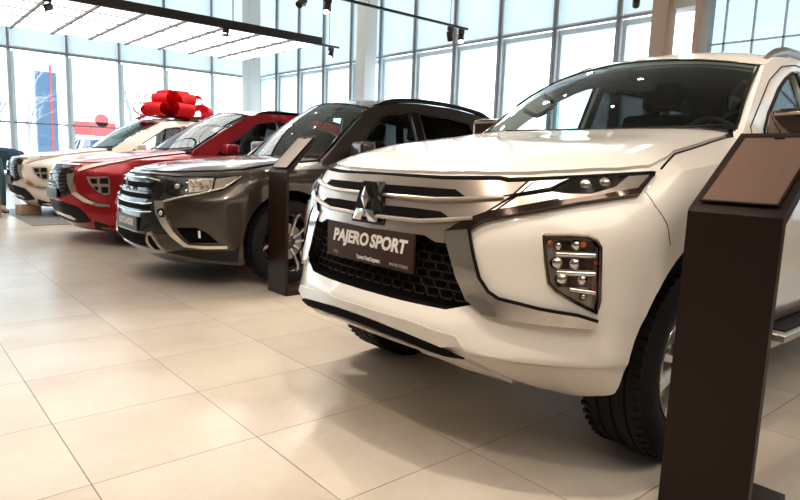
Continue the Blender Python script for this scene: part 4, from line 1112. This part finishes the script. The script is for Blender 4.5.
    four_wheels(root, .385, .265, .245, 'six', .86, 3.66, .90)
    return root
white_car()
# ================================================================ grey crossover
def rest(root, g, P, sf, x_mirror, cap, wheels):
    greenhouse(root, g, P)
    mirrors(root, *x_mirror, cap)
    patch(sf, 'tail_lamp', [(-.88, 1.0), (-.55, .98), (-.55, .80), (-.86, .78)], M['rlens'], root, 180, .01, .012, .06, mirror=True)
    four_wheels(root, *wheels)
def ccenter(sf, name, pts, m, root, off, th, a=0): return patch(sf, name, pts, m, root, a, off, th, .04, sym=True)
def grey_car():
    W = OUTL_F; P = M['grey_paint']
    root = thing('crossover_car', 'bronze grey crossover with chrome-winged nose standing behind the white car', 'car', (1.65, 5.45, 0))
    body, sf = shell(root, 'body', OUTL, P, [(1.05, .365, .45), (3.72, .365, .45)], (1.85, 4.35, .76, .40), [(W['pocket'][1], 30, .05)])
    hood = [(.10, 0), (.115, .2), (.16, .38), (.25, .50), (.36, .60), (.50, .70), (.66, .765), (.78, .76), (.95, .735), (1.20, .72), (1.44, .70), (1.40, .45), (1.37, .2), (1.36, 0)]
    hood = hood + [(x, -y) for x, y in reversed(hood) if y > 1e-6]
    patch(sf, 'hood', hood, P, root, 'top', .011, .02, .05)
    seam(sf, 'hood_gap', [('top', [(.66, .785), (.78, .775), (.95, .745), (1.20, .728), (1.46, .71)])], M['gap'], root, .005, mirror=True)
    # raised lines pressed into the hood
    bm = bmesh.new(); L = surf_line(sf, [(-.75, .912), (-.55, .905), (-.30, .912), (0, .905), (.30, .912), (.55, .905), (.75, .912)], 0, .002, .05); tube(bm, L, .008, 6); finish('hood_edge_gap', bm, M['gap'], root)
    ccenter(sf, 'grille', [(0, .902), (.30, .905), (.52, .90), (.565, .82), (.50, .76), (.50, .68), (.53, .57), (.58, .45), (.40, .45), (0, .46)], M['black_gloss'], root, .006, .010)
    for pts, r_ in (([(-.46, .862), (-.29, .880), (0, .876), (.29, .880), (.46, .862)], .008), ([(-.44, .69), (-.34, .675), (0, .668), (.34, .675), (.44, .69)], .0075), ([(-.44, .62), (-.30, .606), (0, .60), (.30, .606), (.44, .62)], .0072),
                    ([(-.42, .78), (0, .77), (.42, .78)], .006)):
        bm = bmesh.new(); tube(bm, surf_line(sf, pts, 0, .014), r_, 8, .8); finish('grille_bar', bm, M['chrome'] if r_ > .007 else M['black_gloss'], root, 60)
    for z in (.64, .73, .82):
        patch(sf, 'grille_slot', [(0, z + .022), (.40, z + .026), (.40, z - .014), (0, z - .02)], M['dark'], root, 0, .0085, .003, .05, sym=True)
    emblem(root, (-.012, 0, .812), .13, M['chrome'])
    number_plate(root, (-.028, 0, .505), .52, .115, M['plate_grey'], [('lettering', 'OUTLANDER', .074, 0, .006, M['letter'], .003, .16, .84)])
    ccenter(sf, 'lower_grille', [(0, .435), (.35, .428), (.44, .405), (.37, .335), (.10, .322), (0, .322)], M['dark'], root, .008, .01)
    ccenter(sf, 'skid_plate', [(0, .318), (.10, .318), (.36, .330), (.405, .45), (.447, .466), (.505, .373), (.512, .309), (.35, .285), (.19, .268), (0, .265)], M['champagne'], root, .022, .026)
    bm = bmesh.new(); q = [(.415, .44), (.452, .44), (.485, .375), (.485, .325), (.42, .325)]; V, F = tri_fill(q, .03)
    patch(sf, 'skid_slot', [(.418, .43), (.446, .43), (.478, .372), (.480, .33), (.42, .33)], M['dark'], root, 0, .026, .003, .03, mirror=True); bm.free()
    patch(sf, 'chrome_wing', W['arm'][1], M['chrome'], root, 25, .022, .026, .03, mirror=True)
    bm = bmesh.new(); tube(bm, surf_line(sf, W['armline'][1], 35, .012), .008, 8); o = finish('chrome_line', bm, M['chrome'], root, 60); mirror_copy(o, root)
    hl = patch(sf, 'headlight', W['headlight'][1], M['black_gloss'], root, 35, .006, .008, .025)
    rf = patch(sf, 'reflector_bay', W['hl_refl'][1], M['lamp_bright'], hl, 35, .012, .004, .02)
    random.seed(3); u0, u1, v0, v1 = .69, .85, .80, .885
    for i in range(46):
        u = random.uniform(u0, u1); v = random.uniform(v0, v1); p, n = sf.hit(35, u, v); bm = bmesh.new(); bmesh.ops.create_icosphere(bm, subdivisions=1, radius=random.uniform(.006, .012)); o = finish('crystal_facet', bm, M['chrome'], rf, 0, p + n * .011)
    p, n = sf.hit(35, .60, .83); bm = bmesh.new(); bmesh.ops.create_uvsphere(bm, u_segments=18, v_segments=10, radius=.026); finish('projector_lens', bm, M['chrome'], hl, 60, p)
    patch(sf, 'silver_bezel', [(.875, .895), (1.01, .920), (.99, .862), (.925, .825), (.88, .815)], M['champagne'], hl, 35, .010, .004, .02)
    patch(sf, 'clear_cover', W['headlight'][1], M['lens'], hl, 35, .018, .002, .03)
    mirror_copy(hl, root)
    ft = patch(sf, 'fog_lamp', W['fogtop'][1], M['black_gloss'], root, 20, .030, .012, .02)
    p, n = sf.hit(20, .55, .618); bm = bmesh.new(); bmesh.ops.create_uvsphere(bm, u_segments=18, v_segments=10, radius=.024); finish('fog_lens', bm, M['chrome'], ft, 60, p + n * .016); mirror_copy(ft, root)
    patch(sf, 'daylight_lamp', W['drl'][1], M['letter'], root, 30, .0, .01, .01, mirror=True)
    patch(sf, 'chin_trim', W['cladding'][1], M['black_matte'], root, 45, .006, .008, .04, mirror=True)
    seam(sf, 'bumper_seam', [(60, [(.941, .897), (.989, .819), (1.02, .739)])], M['gap'], root, .002, mirror=True)
    seam(sf, 'door_seam', [(90, [(1.62, 1.02), (1.60, .70), (1.66, .40), (2.55, .38), (2.60, .6), (2.60, 1.05)]), (90, [(2.64, 1.05), (2.64, .38), (3.25, .40), (3.40, .80), (3.5, 1.06)])], M['gap'], root, .003, mirror=True)
    g = dict(wsb=(1.45, .70, 1.085), wsbc=(1.32, 1.075), wst=(2.08, .585, 1.60), wstc=(1.98, 1.655), tumble=(.80, 1.05, .36),
             outer=[(1.38, .97), (1.43, 1.07), (1.75, 1.34), (2.08, 1.60), (2.35, 1.655), (2.8, 1.69), (3.3, 1.68), (3.75, 1.63), (4.1, 1.55), (4.35, 1.30), (4.50, .98)],
             windows=[[(1.66, 1.04), (1.95, 1.30), (2.22, 1.52), (2.40, 1.565), (2.60, 1.575), (2.64, 1.05)], [(2.76, 1.05), (2.72, 1.575), (3.15, 1.575), (3.45, 1.53), (3.60, 1.15), (3.52, 1.08)], [(3.68, 1.15), (3.54, 1.52), (3.8, 1.49), (3.98, 1.42), (4.05, 1.22)]],
             pillars=[[(2.645, 1.04), (2.605, 1.60), (2.72, 1.60), (2.755, 1.04)]], edge=[(2.08, 1.60), (2.35, 1.655), (2.8, 1.69), (3.3, 1.68), (3.75, 1.63), (4.1, 1.55), (4.3, 1.5)],
             crown=.055, roof_end=4.12, gate_z=1.0, gate_slope=.55, rails=(2.15, 4.0, .03), rail_mat='black_gloss')
    rest(root, g, P, sf, ((1.74, .96, 1.16), (.15, .24, .19)), P, (.365, .225, .245, 'outl', 1.05, 3.72, .885))
grey_car()

# ================================================================ red and cream compact crossovers: the same model twice
def compact(name, label, loc, P, roof):
    W = ECL_F
    root = thing(name, label, 'car', loc)
    body, sf = shell(root, 'body', ECL, P, [(1.03, .355, .43), (3.70, .355, .43)], (1.80, 4.15, .76, .40), [])
    hood = [(.085, 0), (.12, .15), (.20, .32), (.30, .45), (.42, .56), (.54, .66), (.68, .745), (.82, .755), (1.0, .735), (1.25, .715), (1.40, .695), (1.36, .45), (1.33, .2), (1.32, 0)]
    hood = hood + [(x, -y) for x, y in reversed(hood) if y > 1e-6]
    patch(sf, 'hood', hood, P, root, 'top', .011, .02, .05)
    seam(sf, 'hood_gap', [('top', [(.68, .77), (.82, .77), (1.0, .745), (1.25, .725), (1.42, .705)])], M['gap'], root, .005, mirror=True)
    ccenter(sf, 'grille', [(0, .915), (.20, .918), (.37, .895), (.40, .82), (.40, .72), (.46, .60), (.36, .56), (0, .55)], M['black_gloss'], root, .008, .012)
    ccenter(sf, 'grille_trim', [(0, .926), (.22, .930), (.40, .922), (.41, .905), (.22, .912), (0, .910)], M['satin'], root, .014, .01)
    for k in range(7):
        z = .60 + k * .042
        bm = bmesh.new(); tube(bm, surf_line(sf, [(-.37, z + .03), (-.2, z), (0, z - .006), (.2, z), (.37, z + .03)], 0, .012), .005, 6); finish('grille_bar', bm, M['dchrome'], root, 60)
    emblem(root, (-.012, 0, .76), .135, M['chrome'])
    number_plate(root, (-.016, 0, .575), .52, .115, M['plate_grey'], [])
    patch(sf, 'chrome_shield', W['arm'][1], M['chrome'], root, 30, .022, .026, .03, mirror=True)
    patch(sf, 'headlight', W['headlight'][1], M['lamp_bright'], root, 40, .012, .014, .025, mirror=True)
    lp = patch(sf, 'bumper_lamp', W['lamp'][1], M['lamp_bright'], root, 35, .014, .016, .03)
    for k in (1, 2, 3, 4): patch(sf, 'lamp_lens', W['lens%d' % k][1], M['black_gloss'], lp, 35, .024, .012, .03)
    mirror_copy(lp, root)
    ccenter(sf, 'lower_grille', [(0, .50), (.30, .49), (.47, .45), (.56, .37), (.60, .28), (.40, .25), (0, .25)], M['black_matte'], root, .008, .012)
    ccenter(sf, 'skid_plate', [(0, .37), (.18, .365), (.36, .34), (.42, .30), (.36, .285), (.18, .32), (0, .33)], M['chrome'], root, .018, .02)
    patch(sf, 'chin_trim', [(.62, .20), (.66, .29), (.85, .25), (1.05, .26), (1.06, .17), (.8, .16)], M['black_matte'], root, 45, .006, .008, .05, mirror=True)
    seam(sf, 'door_seam', [(90, [(1.60, 1.05), (1.58, .70), (1.64, .38), (2.50, .36), (2.55, .6), (2.55, 1.08)]), (90, [(2.59, 1.08), (2.59, .36), (3.2, .38), (3.38, .8), (3.45, 1.10)])], M['gap'], root, .003, mirror=True)
    g = dict(wsb=(1.40, .69, 1.145), wsbc=(1.27, 1.12), wst=(2.24, .58, 1.615), wstc=(2.12, 1.665), tumble=(.80, 1.08, .38),
             outer=[(1.34, 1.0), (1.40, 1.13), (1.80, 1.38), (2.24, 1.615), (2.5, 1.66), (2.9, 1.665), (3.3, 1.63), (3.8, 1.55), (4.05, 1.47), (4.22, 1.25), (4.30, 1.0)],
             windows=[[(1.70, 1.10), (2.0, 1.30), (2.32, 1.51), (2.5, 1.545), (2.62, 1.55), (2.62, 1.12)], [(2.72, 1.12), (2.70, 1.55), (3.1, 1.53), (3.5, 1.46), (3.72, 1.36), (3.62, 1.20)]],
             pillars=[[(2.625, 1.11), (2.62, 1.575), (2.70, 1.575), (2.72, 1.11)]], edge=[(2.24, 1.615), (2.5, 1.66), (2.9, 1.665), (3.3, 1.63), (3.8, 1.55), (4.1, 1.47)],
             crown=.05, roof_end=4.0, gate_z=1.02, gate_slope=.5, trim='dchrome', roof=roof, rails=(2.35, 3.9, .02), rail_mat='black_gloss')
    rest(root, g, P, sf, ((1.78, .98, 1.16), (.15, .26, .125)), P, (.355, .225, .24, 'outl', 1.03, 3.70, .885))
compact('compact_crossover', 'metallic red crossover with slim headlights, second car from the back of the row', (1.62, 8.2, 0), M['red_paint'], None)
compact('compact_crossover', 'champagne white crossover carrying the big red bow, last car of the row', (1.70, 11.8, 0), M['beige_paint'], None)

# ================================================================ red gift bow on the last car's roof
RIB = mat('red_foam_ribbon', (0.80, 0.012, 0.022), 0.55, 0, 0, 0.4)
bow = thing('gift_bow', 'huge red ribbon bow sitting on the roof of the last cream car', 'bow', (4.40, 11.75, 1.735))
def loop(az, el, L, hgt, w, roll=0):
    bm = bmesh.new(); n = 28; outer = []
    for i in range(n + 1):
        t = i / n; a = PI * (2 * t - 1) * .96
        outer.append((L * (.5 + .5 * math.cos(a)) ** .75, hgt * math.sin(a) * (0.35 + .65 * (.5 + .5 * math.cos(a)))))
    rows = []
    for (x, z) in outer: rows.append([bm.verts.new((x, y, z)) for y in (-w / 2, -w / 4, 0, w / 4, w / 2)])
    for a, b in zip(rows, rows[1:]):
        for k in range(4): bm.faces.new((a[k], a[k + 1], b[k + 1], b[k]))
    bmesh.ops.solidify(bm, geom=bm.faces[:], thickness=.014)
    R_ = Matrix.Rotation(math.radians(az), 4, 'Z') @ Matrix.Rotation(math.radians(-el), 4, 'Y') @ Matrix.Rotation(math.radians(roll), 4, 'X')
    bmesh.ops.transform(bm, matrix=R_, verts=bm.verts)
    finish('ribbon_loop', bm, RIB, bow, 50, (0, 0, .05))
for k in range(7): loop(k * 360 / 7 + 12, 9, .70, .15, .30, (k * 37) % 20 - 10)
for k in range(6): loop(k * 60 + 40, 33, .60, .15, .30, (k * 53) % 24 - 12)
for k in range(4): loop(k * 90 + 20, 62, .50, .13, .30, (k * 31) % 30)
for az in (-52, 128):
    bm = bmesh.new(); pts = [(0, 0, 0), (.35, 0, .03), (.62, 0, .0), (.80, 0, -.07)]
    rows = [[bm.verts.new((p[0], y, p[2])) for y in (-.10, 0, .10)] for p in smoothcurve(pts, 5)]
    for a, b in zip(rows, rows[1:]):
        for k in range(2): bm.faces.new((a[k], a[k + 1], b[k + 1], b[k]))
    bmesh.ops.solidify(bm, geom=bm.faces[:], thickness=.01)
    bmesh.ops.transform(bm, matrix=Matrix.Rotation(math.radians(az), 4, 'Z'), verts=bm.verts); finish('ribbon_tail', bm, RIB, bow, 50, (0, 0, .03))

# ================================================================ information stands
STM = mat('dark_brown_sheet_metal', (0.020, 0.009, 0.006), 0.38, 0.0, 0.0, 0.25, noise=(3, .05)); GLS = None
PAPER = bpy.data.materials.new('sheet_with_painted_reflection'); PAPER.use_nodes = True; pn = PAPER.node_tree; pb = pn.nodes['Principled BSDF']
ptc = pn.nodes.new('ShaderNodeTexCoord'); pw_ = pn.nodes.new('ShaderNodeTexBrick'); pn.links.new(ptc.outputs['Object'], pw_.inputs['Vector'])
pw_.inputs['Scale'].default_value = 22; pw_.inputs['Color1'].default_value = (.13, .072, .048, 1); pw_.inputs['Color2'].default_value = (.07, .040, .027, 1); pw_.inputs['Mortar'].default_value = (.20, .12, .085, 1); pw_.inputs['Mortar Size'].default_value = .12  # printed sheet; the pale grid paints in a blurred window reflection
pn.links.new(pw_.outputs['Color'], pb.inputs['Base Color']); pb.inputs['Roughness'].default_value = .3; pb.inputs['Specular IOR Level'].default_value = .4
PAPER_REFL = mat('sheet_painted_pale_reflection', (.62, .55, .47), .3, noise=(60, .12))  # paler sheet: the bright reflection on it is painted into the colour
def stand(loc, w, hgt, dx, dz, label, paper):
    t = thing('information_stand', label, 'stand', loc)
    bm = bmesh.new()
    # bent sheet: upright face then sloping lectern top, 18 mm thick (side outline in x,z)
    prof = [(0, 0), (0, hgt - .012), (.008, hgt), (dx, hgt + dz), (dx + .006, hgt + dz - .014), (.026, hgt - .03), (.026, 0)]
    prism(bm, prof, -w / 2, w / 2); finish('stand_body', bm, STM, t, 30)
    L = math.hypot(dx, dz); ang = -math.atan2(dz, dx)
    rot = Matrix.Rotation(ang, 3, 'Y'); c = Vector((dx / 2, 0, hgt + dz / 2)) + rot @ Vector((0, 0, .0045))
    newbox('sheet_with_painted_reflection', (0, 0, 0), (L * .84, w * .80, .003), paper, t).matrix_local = Matrix.Translation(c) @ rot.to_4x4()
    bm = bmesh.new()
    for (a, b, s1, s2) in ((0, w * .405, L * .86, .006), (0, -w * .405, L * .86, .006), (L * .425, 0, .006, w * .82), (-L * .425, 0, .006, w * .82)): box(bm, (a, b, 0), (s1, s2, .004))
    o = finish('sheet_frame', bm, STM, t, 0); o.matrix_local = Matrix.Translation(c + rot @ Vector((0, 0, .002))) @ rot.to_4x4()
    bm = bmesh.new(); box(bm, (L * .41, 0, .004), (.014, .03, .006), None, .002); o = finish('clip', bm, M['black_matte'], t, 0); o.matrix_local = Matrix.Translation(c) @ rot.to_4x4()
    newbox('foot', (.16, -.01, .022), (.30, w * 1.02, .044), STM, t, .004)
    return t
stand((1.93, .734, 0), .268, .985, .34, .245, 'tall dark brown information stand with sloping top, nearest, before the white car wheel', PAPER)
stand((2.43, 4.33, 0), .28, .985, .28, .285, 'slim dark brown information stand with sloping top painted pale like a reflection before the grey car wheel', PAPER_REFL)
# ================================================================ floor mat, boxes, person at the last car
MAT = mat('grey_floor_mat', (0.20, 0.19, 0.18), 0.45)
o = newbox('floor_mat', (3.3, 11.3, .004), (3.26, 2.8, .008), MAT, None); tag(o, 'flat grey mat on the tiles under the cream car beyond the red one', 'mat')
CARD = mat('brown_cardboard', (0.34, 0.19, 0.10), 0.8, noise=(14, .12)); TAN = mat('tan_cardboard', (0.55, 0.38, 0.22), 0.8, noise=(14, .12))
def carton(loc, s, m, label, rz=0):
    t = thing('cardboard_box', label, 'box', loc, rz); x, y, z = s
    bm = bmesh.new(); box(bm, (0, 0, z / 2), s, None, .006); finish('box_body', bm, m, t)
    bm = bmesh.new(); box(bm, (0, 0, z + .001), (x * .98, .05, .003)); finish('tape', bm, TAN if m is CARD else CARD, t)
carton((1.36, 11.28, 0), (.24, .26, .44), CARD, 'tall brown cardboard box at the left edge before the cream car nose')
carton((1.93, 11.66, .008), (.30, .28, .15), TAN, 'low tan cardboard box on the floor under the cream car nose', .15)

JACK = mat('dark_blue_jacket_cloth', (0.030, 0.055, 0.11), 0.85, noise=(40, .2)); TEAL = mat('dark_teal_trousers', (0.03, 0.07, 0.08), 0.85); SKIN = mat('skin', (0.55, 0.33, 0.24), 0.6)
HAIR = mat('dark_hair', (0.02, 0.014, 0.010), 0.7); SHOE = mat('black_shoe', (0.012, 0.011, 0.011), 0.5)
def skin_mesh(name, verts, edges, radii, m, parent, sub=2):
    me = bpy.data.meshes.new(name); me.from_pydata(verts, edges, []); o = bpy.data.objects.new(name, me); COL.objects.link(o)
    md = o.modifiers.new('skin', 'SKIN'); md.use_smooth_shade = True; md.use_x_symmetry = False
    for i, r in enumerate(radii):
        me.skin_vertices[0].data[i].radius = r if isinstance(r, tuple) else (r, r)
    me.skin_vertices[0].data[0].use_root = True
    sb = o.modifiers.new('sub', 'SUBSURF'); sb.levels = sub; sb.render_levels = sub
    dg = bpy.context.evaluated_depsgraph_get(); dg.update(); nm = bpy.data.meshes.new_from_object(o.evaluated_get(dg))
    bpy.data.objects.remove(o); bpy.data.meshes.remove(me); nm.materials.clear(); nm.materials.append(m); nm.shade_smooth(); nm.name = name
    return link(name, nm, parent)
def person():
    t = thing('person', 'person in a dark blue jacket bending forward beside the cream car nose', 'person', (.17, .35, 0))
    pel = (1.38, 12.30, .88); wa = (1.50, 12.42, .96); ch = (1.72, 12.66, 1.0); nk = (1.86, 12.82, .96); hd = (1.93, 12.92, .90)
    hl_, hr_ = (1.46, 12.20, .86), (1.28, 12.38, .86)
    kl, al, tl_ = (1.48, 11.95, .47), (1.44, 11.60, .09), (1.48, 11.43, .045)
    kr, ar, tr_ = (1.22, 12.22, .46), (1.12, 12.44, .09), (1.20, 12.28, .045)
    sl, sr = (1.84, 12.56, .97), (1.62, 12.80, .97)
    el, wl, pl_ = (1.93, 12.66, .70), (2.02, 12.86, .52), (2.05, 12.93, .46)
    er, wr, pr2 = (1.56, 12.98, .70), (1.66, 13.14, .52), (1.70, 13.20, .46)
    V = [pel, wa, ch, nk, hd, hl_, kl, al, tl_, hr_, kr, ar, tr_, sl, el, wl, pl_, sr, er, wr, pr2]
    E_ = [(0, 1), (1, 2), (2, 3), (3, 4), (0, 5), (5, 6), (6, 7), (7, 8), (0, 9), (9, 10), (10, 11), (11, 12), (2, 13), (13, 14), (14, 15), (15, 16), (2, 17), (17, 18), (18, 19), (19, 20)]
    Rr = [(.17, .155), (.165, .15), (.185, .165), .055, .085, .09, .062, .04, .03, .09, .062, .04, .03, .062, .045, .028, .03, .062, .045, .028, .03]
    skin_mesh('body', V, E_, Rr, SKIN, t)
    def piece(name, idx, ed, grow, m): skin_mesh(name, [V[i] for i in idx], ed, [tuple(x + grow for x in (Rr[i] if isinstance(Rr[i], tuple) else (Rr[i], Rr[i]))) for i in idx], m, t)
    piece('jacket', [0, 1, 2, 13, 14, 15, 17, 18, 19], [(0, 1), (1, 2), (2, 3), (3, 4), (4, 5), (2, 6), (6, 7), (7, 8)], .018, JACK)
    piece('trousers', [0, 5, 6, 7, 9, 10, 11], [(0, 1), (1, 2), (2, 3), (0, 4), (4, 5), (5, 6)], .015, TEAL)
    for (a, b_) in ((al, tl_), (ar, tr_)):
        d = (Vector(b_) - Vector(a)); d.z = 0; d.normalize(); c = Vector(a); c.z = 0
        skin_mesh('shoe', [tuple(c - d * .07 + Vector((0, 0, .05))), tuple(c + d * .05 + Vector((0, 0, .05))), tuple(c + d * .17 + Vector((0, 0, .035)))], [(0, 1), (1, 2)], [(.045, .05), (.05, .048), (.04, .033)], SHOE, t)
    # head detail: hair cap, ears, nose
    h = Vector(hd); f = Vector((.5, .5, -.70)).normalized()
    bm = bmesh.new(); bmesh.ops.create_uvsphere(bm, u_segments=20, v_segments=12, radius=.105); bmesh.ops.scale(bm, vec=(1, 1, .95), verts=bm.verts)
    finish('hair', bm, HAIR, t, 60, h + Vector((-.01, -.01, .035)))
    bm = bmesh.new(); bmesh.ops.create_cone(bm, segments=8, radius1=.018, radius2=.006, depth=.03, cap_ends=True); finish('nose', bm, SKIN, t, 60, h + f * .095)
    for w_, d in ((wl, pl_), (wr, pr2)):
        w0 = Vector(w_); dd = (Vector(d) - w0).normalized(); s = dd.cross(Vector((0, 0, 1))).normalized()
        for k in range(5):
            off = s * ((k - 2) * .016); L = (.055, .075, .08, .075, .06)[k] if k else .05
            a = Vector(d) + off; b1 = a + dd * L * .5 + Vector((0, 0, -.006)); b2 = a + dd * L + Vector((0, 0, -.02))
            if k == 0: a = w0 + dd * .04 + s * -.03; b1 = a + (dd - s * .9).normalized() * .03; b2 = b1 + dd * .03
            skin_mesh('finger', [tuple(a), tuple(b1), tuple(b2)], [(0, 1), (1, 2)], [.009, .008, .007], SKIN, t, 1)
person()

# ================================================================ outside the windows
SNOW = mat('snow', (0.80, 0.84, 0.88), 0.9, noise=(.6, .05))
set_struct(newbox('ground_outside', (20, 40, -.20), (190, 190, .2), SNOW))
BARK = mat('bare_branch_bark', (0.42, 0.38, 0.36), 0.9)
def bare_tree(loc, h, seed, label):
    rnd = random.Random(seed); t = thing('bare_tree', label, 'tree', loc, 0, 'bare trees outside the back windows')
    bt = bmesh.new(); bb = bmesh.new()
    def grow(bm, p, d, L, r, lev):
        q = p + d * L; m = p + d * L * .5 + Vector((rnd.uniform(-1, 1), rnd.uniform(-1, 1), 0)) * L * .05
        tube(bm, [p, m, q], [r, r * .8, r * .6], 5 if lev > 1 else 8)
        if lev >= 4: return
        for k in range(3 if lev else 5):
            nd = (d + Vector((rnd.uniform(-1, 1), rnd.uniform(-1, 1), rnd.uniform(-.1, .6))) * .75).normalized()
            grow(bb, p + d * L * rnd.uniform(.5, 1.0), nd, L * rnd.uniform(.55, .75), r * .5, lev + 1)
    grow(bt, Vector((0, 0, 0)), Vector((0, 0, 1)), h * .38, h * .016, 0)
    finish('trunk', bt, BARK, t); finish('branches', bb, BARK, t)
for i, (x, y, h) in enumerate([(4.2, 33, 6.5), (6.1, 36, 6.0), (9.6, 31, 6.5), (12.2, 38, 7.0), (15.5, 34, 6.0), (2.2, 41, 6.5)]):
    bare_tree((x, y, -.10), h, i + 5, 'leafless tree outside the back windows, %s from the left' % ['second', 'third', 'fourth', 'fifth', 'sixth', 'leftmost'][i] if i < 5 else 'leafless tree outside the back windows, leftmost of the row')
PYB = mat('pylon_blue_grey', (0.07, 0.12, 0.19), 0.5); PYR = mat('pylon_red_stripe', (0.65, 0.05, 0.06), 0.5); PYW = mat('pylon_pale_top', (0.55, 0.60, 0.66), 0.5)
py = thing('sign_pylon', 'tall blue-grey advertising pylon with a red stripe outside the back windows', 'sign', (7.75, 40, -.10))
newbox('pylon_body', (0, 0, 2.7), (1.05, .4, 5.4), PYB, py); newbox('pylon_stripe', (.22, -.21, 2.9), (.10, .03, 5.8), PYR, py); newbox('pylon_head', (0, 0, 6.0), (1.05, .4, 1.2), PYW, py)
RB = mat('red_banner', (0.75, 0.10, 0.09), 0.6)
bn = thing('red_banner', 'red banner board standing outside behind the parked car', 'sign', (7.9, 31, -.10))
newbox('banner_board', (0, 0, 2.15), (1.9, .08, .62), RB, bn)
bm = bmesh.new(); lathe(bm, [(0.0005, -.04), (.30, -.04), (.30, .04), (0.0005, .04)], 'y', 28); finish('round_top', bm, RB, bn, 35, (.35, 0, 2.55))
for x in (-.8, .8): newbox('post', (x, 0, 1.0), (.06, .06, 2.0), FRAME_D, bn)
# parked car outside: compact body from the same kind of table, plain shapes at this distance
def far_car():
    root = thing('parked_car', 'dark blue estate car parked outside under the red banner', 'car', (6.9, 29.4, -.10), math.radians(-90))
    body, sf = shell(root, 'body', OUTL, M['blue_paint'], [(1.05, .365, .45), (3.72, .365, .45)], (1.85, 4.35, .76, .40), [])
    g = dict(wsb=(1.45, .70, 1.085), wsbc=(1.32, 1.075), wst=(2.08, .585, 1.60), wstc=(1.98, 1.655), tumble=(.80, 1.05, .36),
             outer=[(1.38, .97), (1.43, 1.07), (1.75, 1.34), (2.08, 1.60), (2.35, 1.655), (2.8, 1.69), (3.3, 1.68), (3.75, 1.63), (4.1, 1.55), (4.35, 1.30), (4.50, .98)],
             windows=[[(1.66, 1.04), (1.95, 1.30), (2.22, 1.52), (2.40, 1.565), (2.60, 1.575), (2.64, 1.05)], [(2.76, 1.05), (2.72, 1.575), (3.15, 1.575), (3.45, 1.53), (3.60, 1.15), (3.52, 1.08)]],
             pillars=[], edge=[(2.08, 1.60), (2.35, 1.655), (2.8, 1.69), (3.3, 1.68), (3.75, 1.63), (4.1, 1.55), (4.3, 1.5)], crown=.055, roof_end=4.12, gate_z=1.0, gate_slope=.55, rear_glass='side_glass')
    greenhouse(root, g, M['blue_paint'])
    four_wheels(root, .365, .225, .245, 'outl', 1.05, 3.72, .885)
far_car()
# pale buildings far behind the right windows
PB = mat('pale_facade', (0.62, 0.72, 0.78), 0.8); PBW = mat('facade_window_band', (0.45, 0.58, 0.66), 0.5)
for (x, y, w, h, lab) in ((46, 30, 16, 3.0, 'long low pale building far beyond the right windows'), (52, 8, 14, 4.2, 'higher pale building far beyond the columns on the right')):
    t = thing('far_building', lab, 'building', (x, y, -.10)); newbox('wall', (0, 0, h / 2), (6, w, h), PB, t)
    for k in range(int(w // 2.4)): newbox('window', (-3.02, -w / 2 + 1.4 + k * 2.4, h * .6), (.06, 1.4, .9), PBW, t)
    newbox('roof', (0, 0, h + .1), (6.3, w + .3, .2), PBW, t)
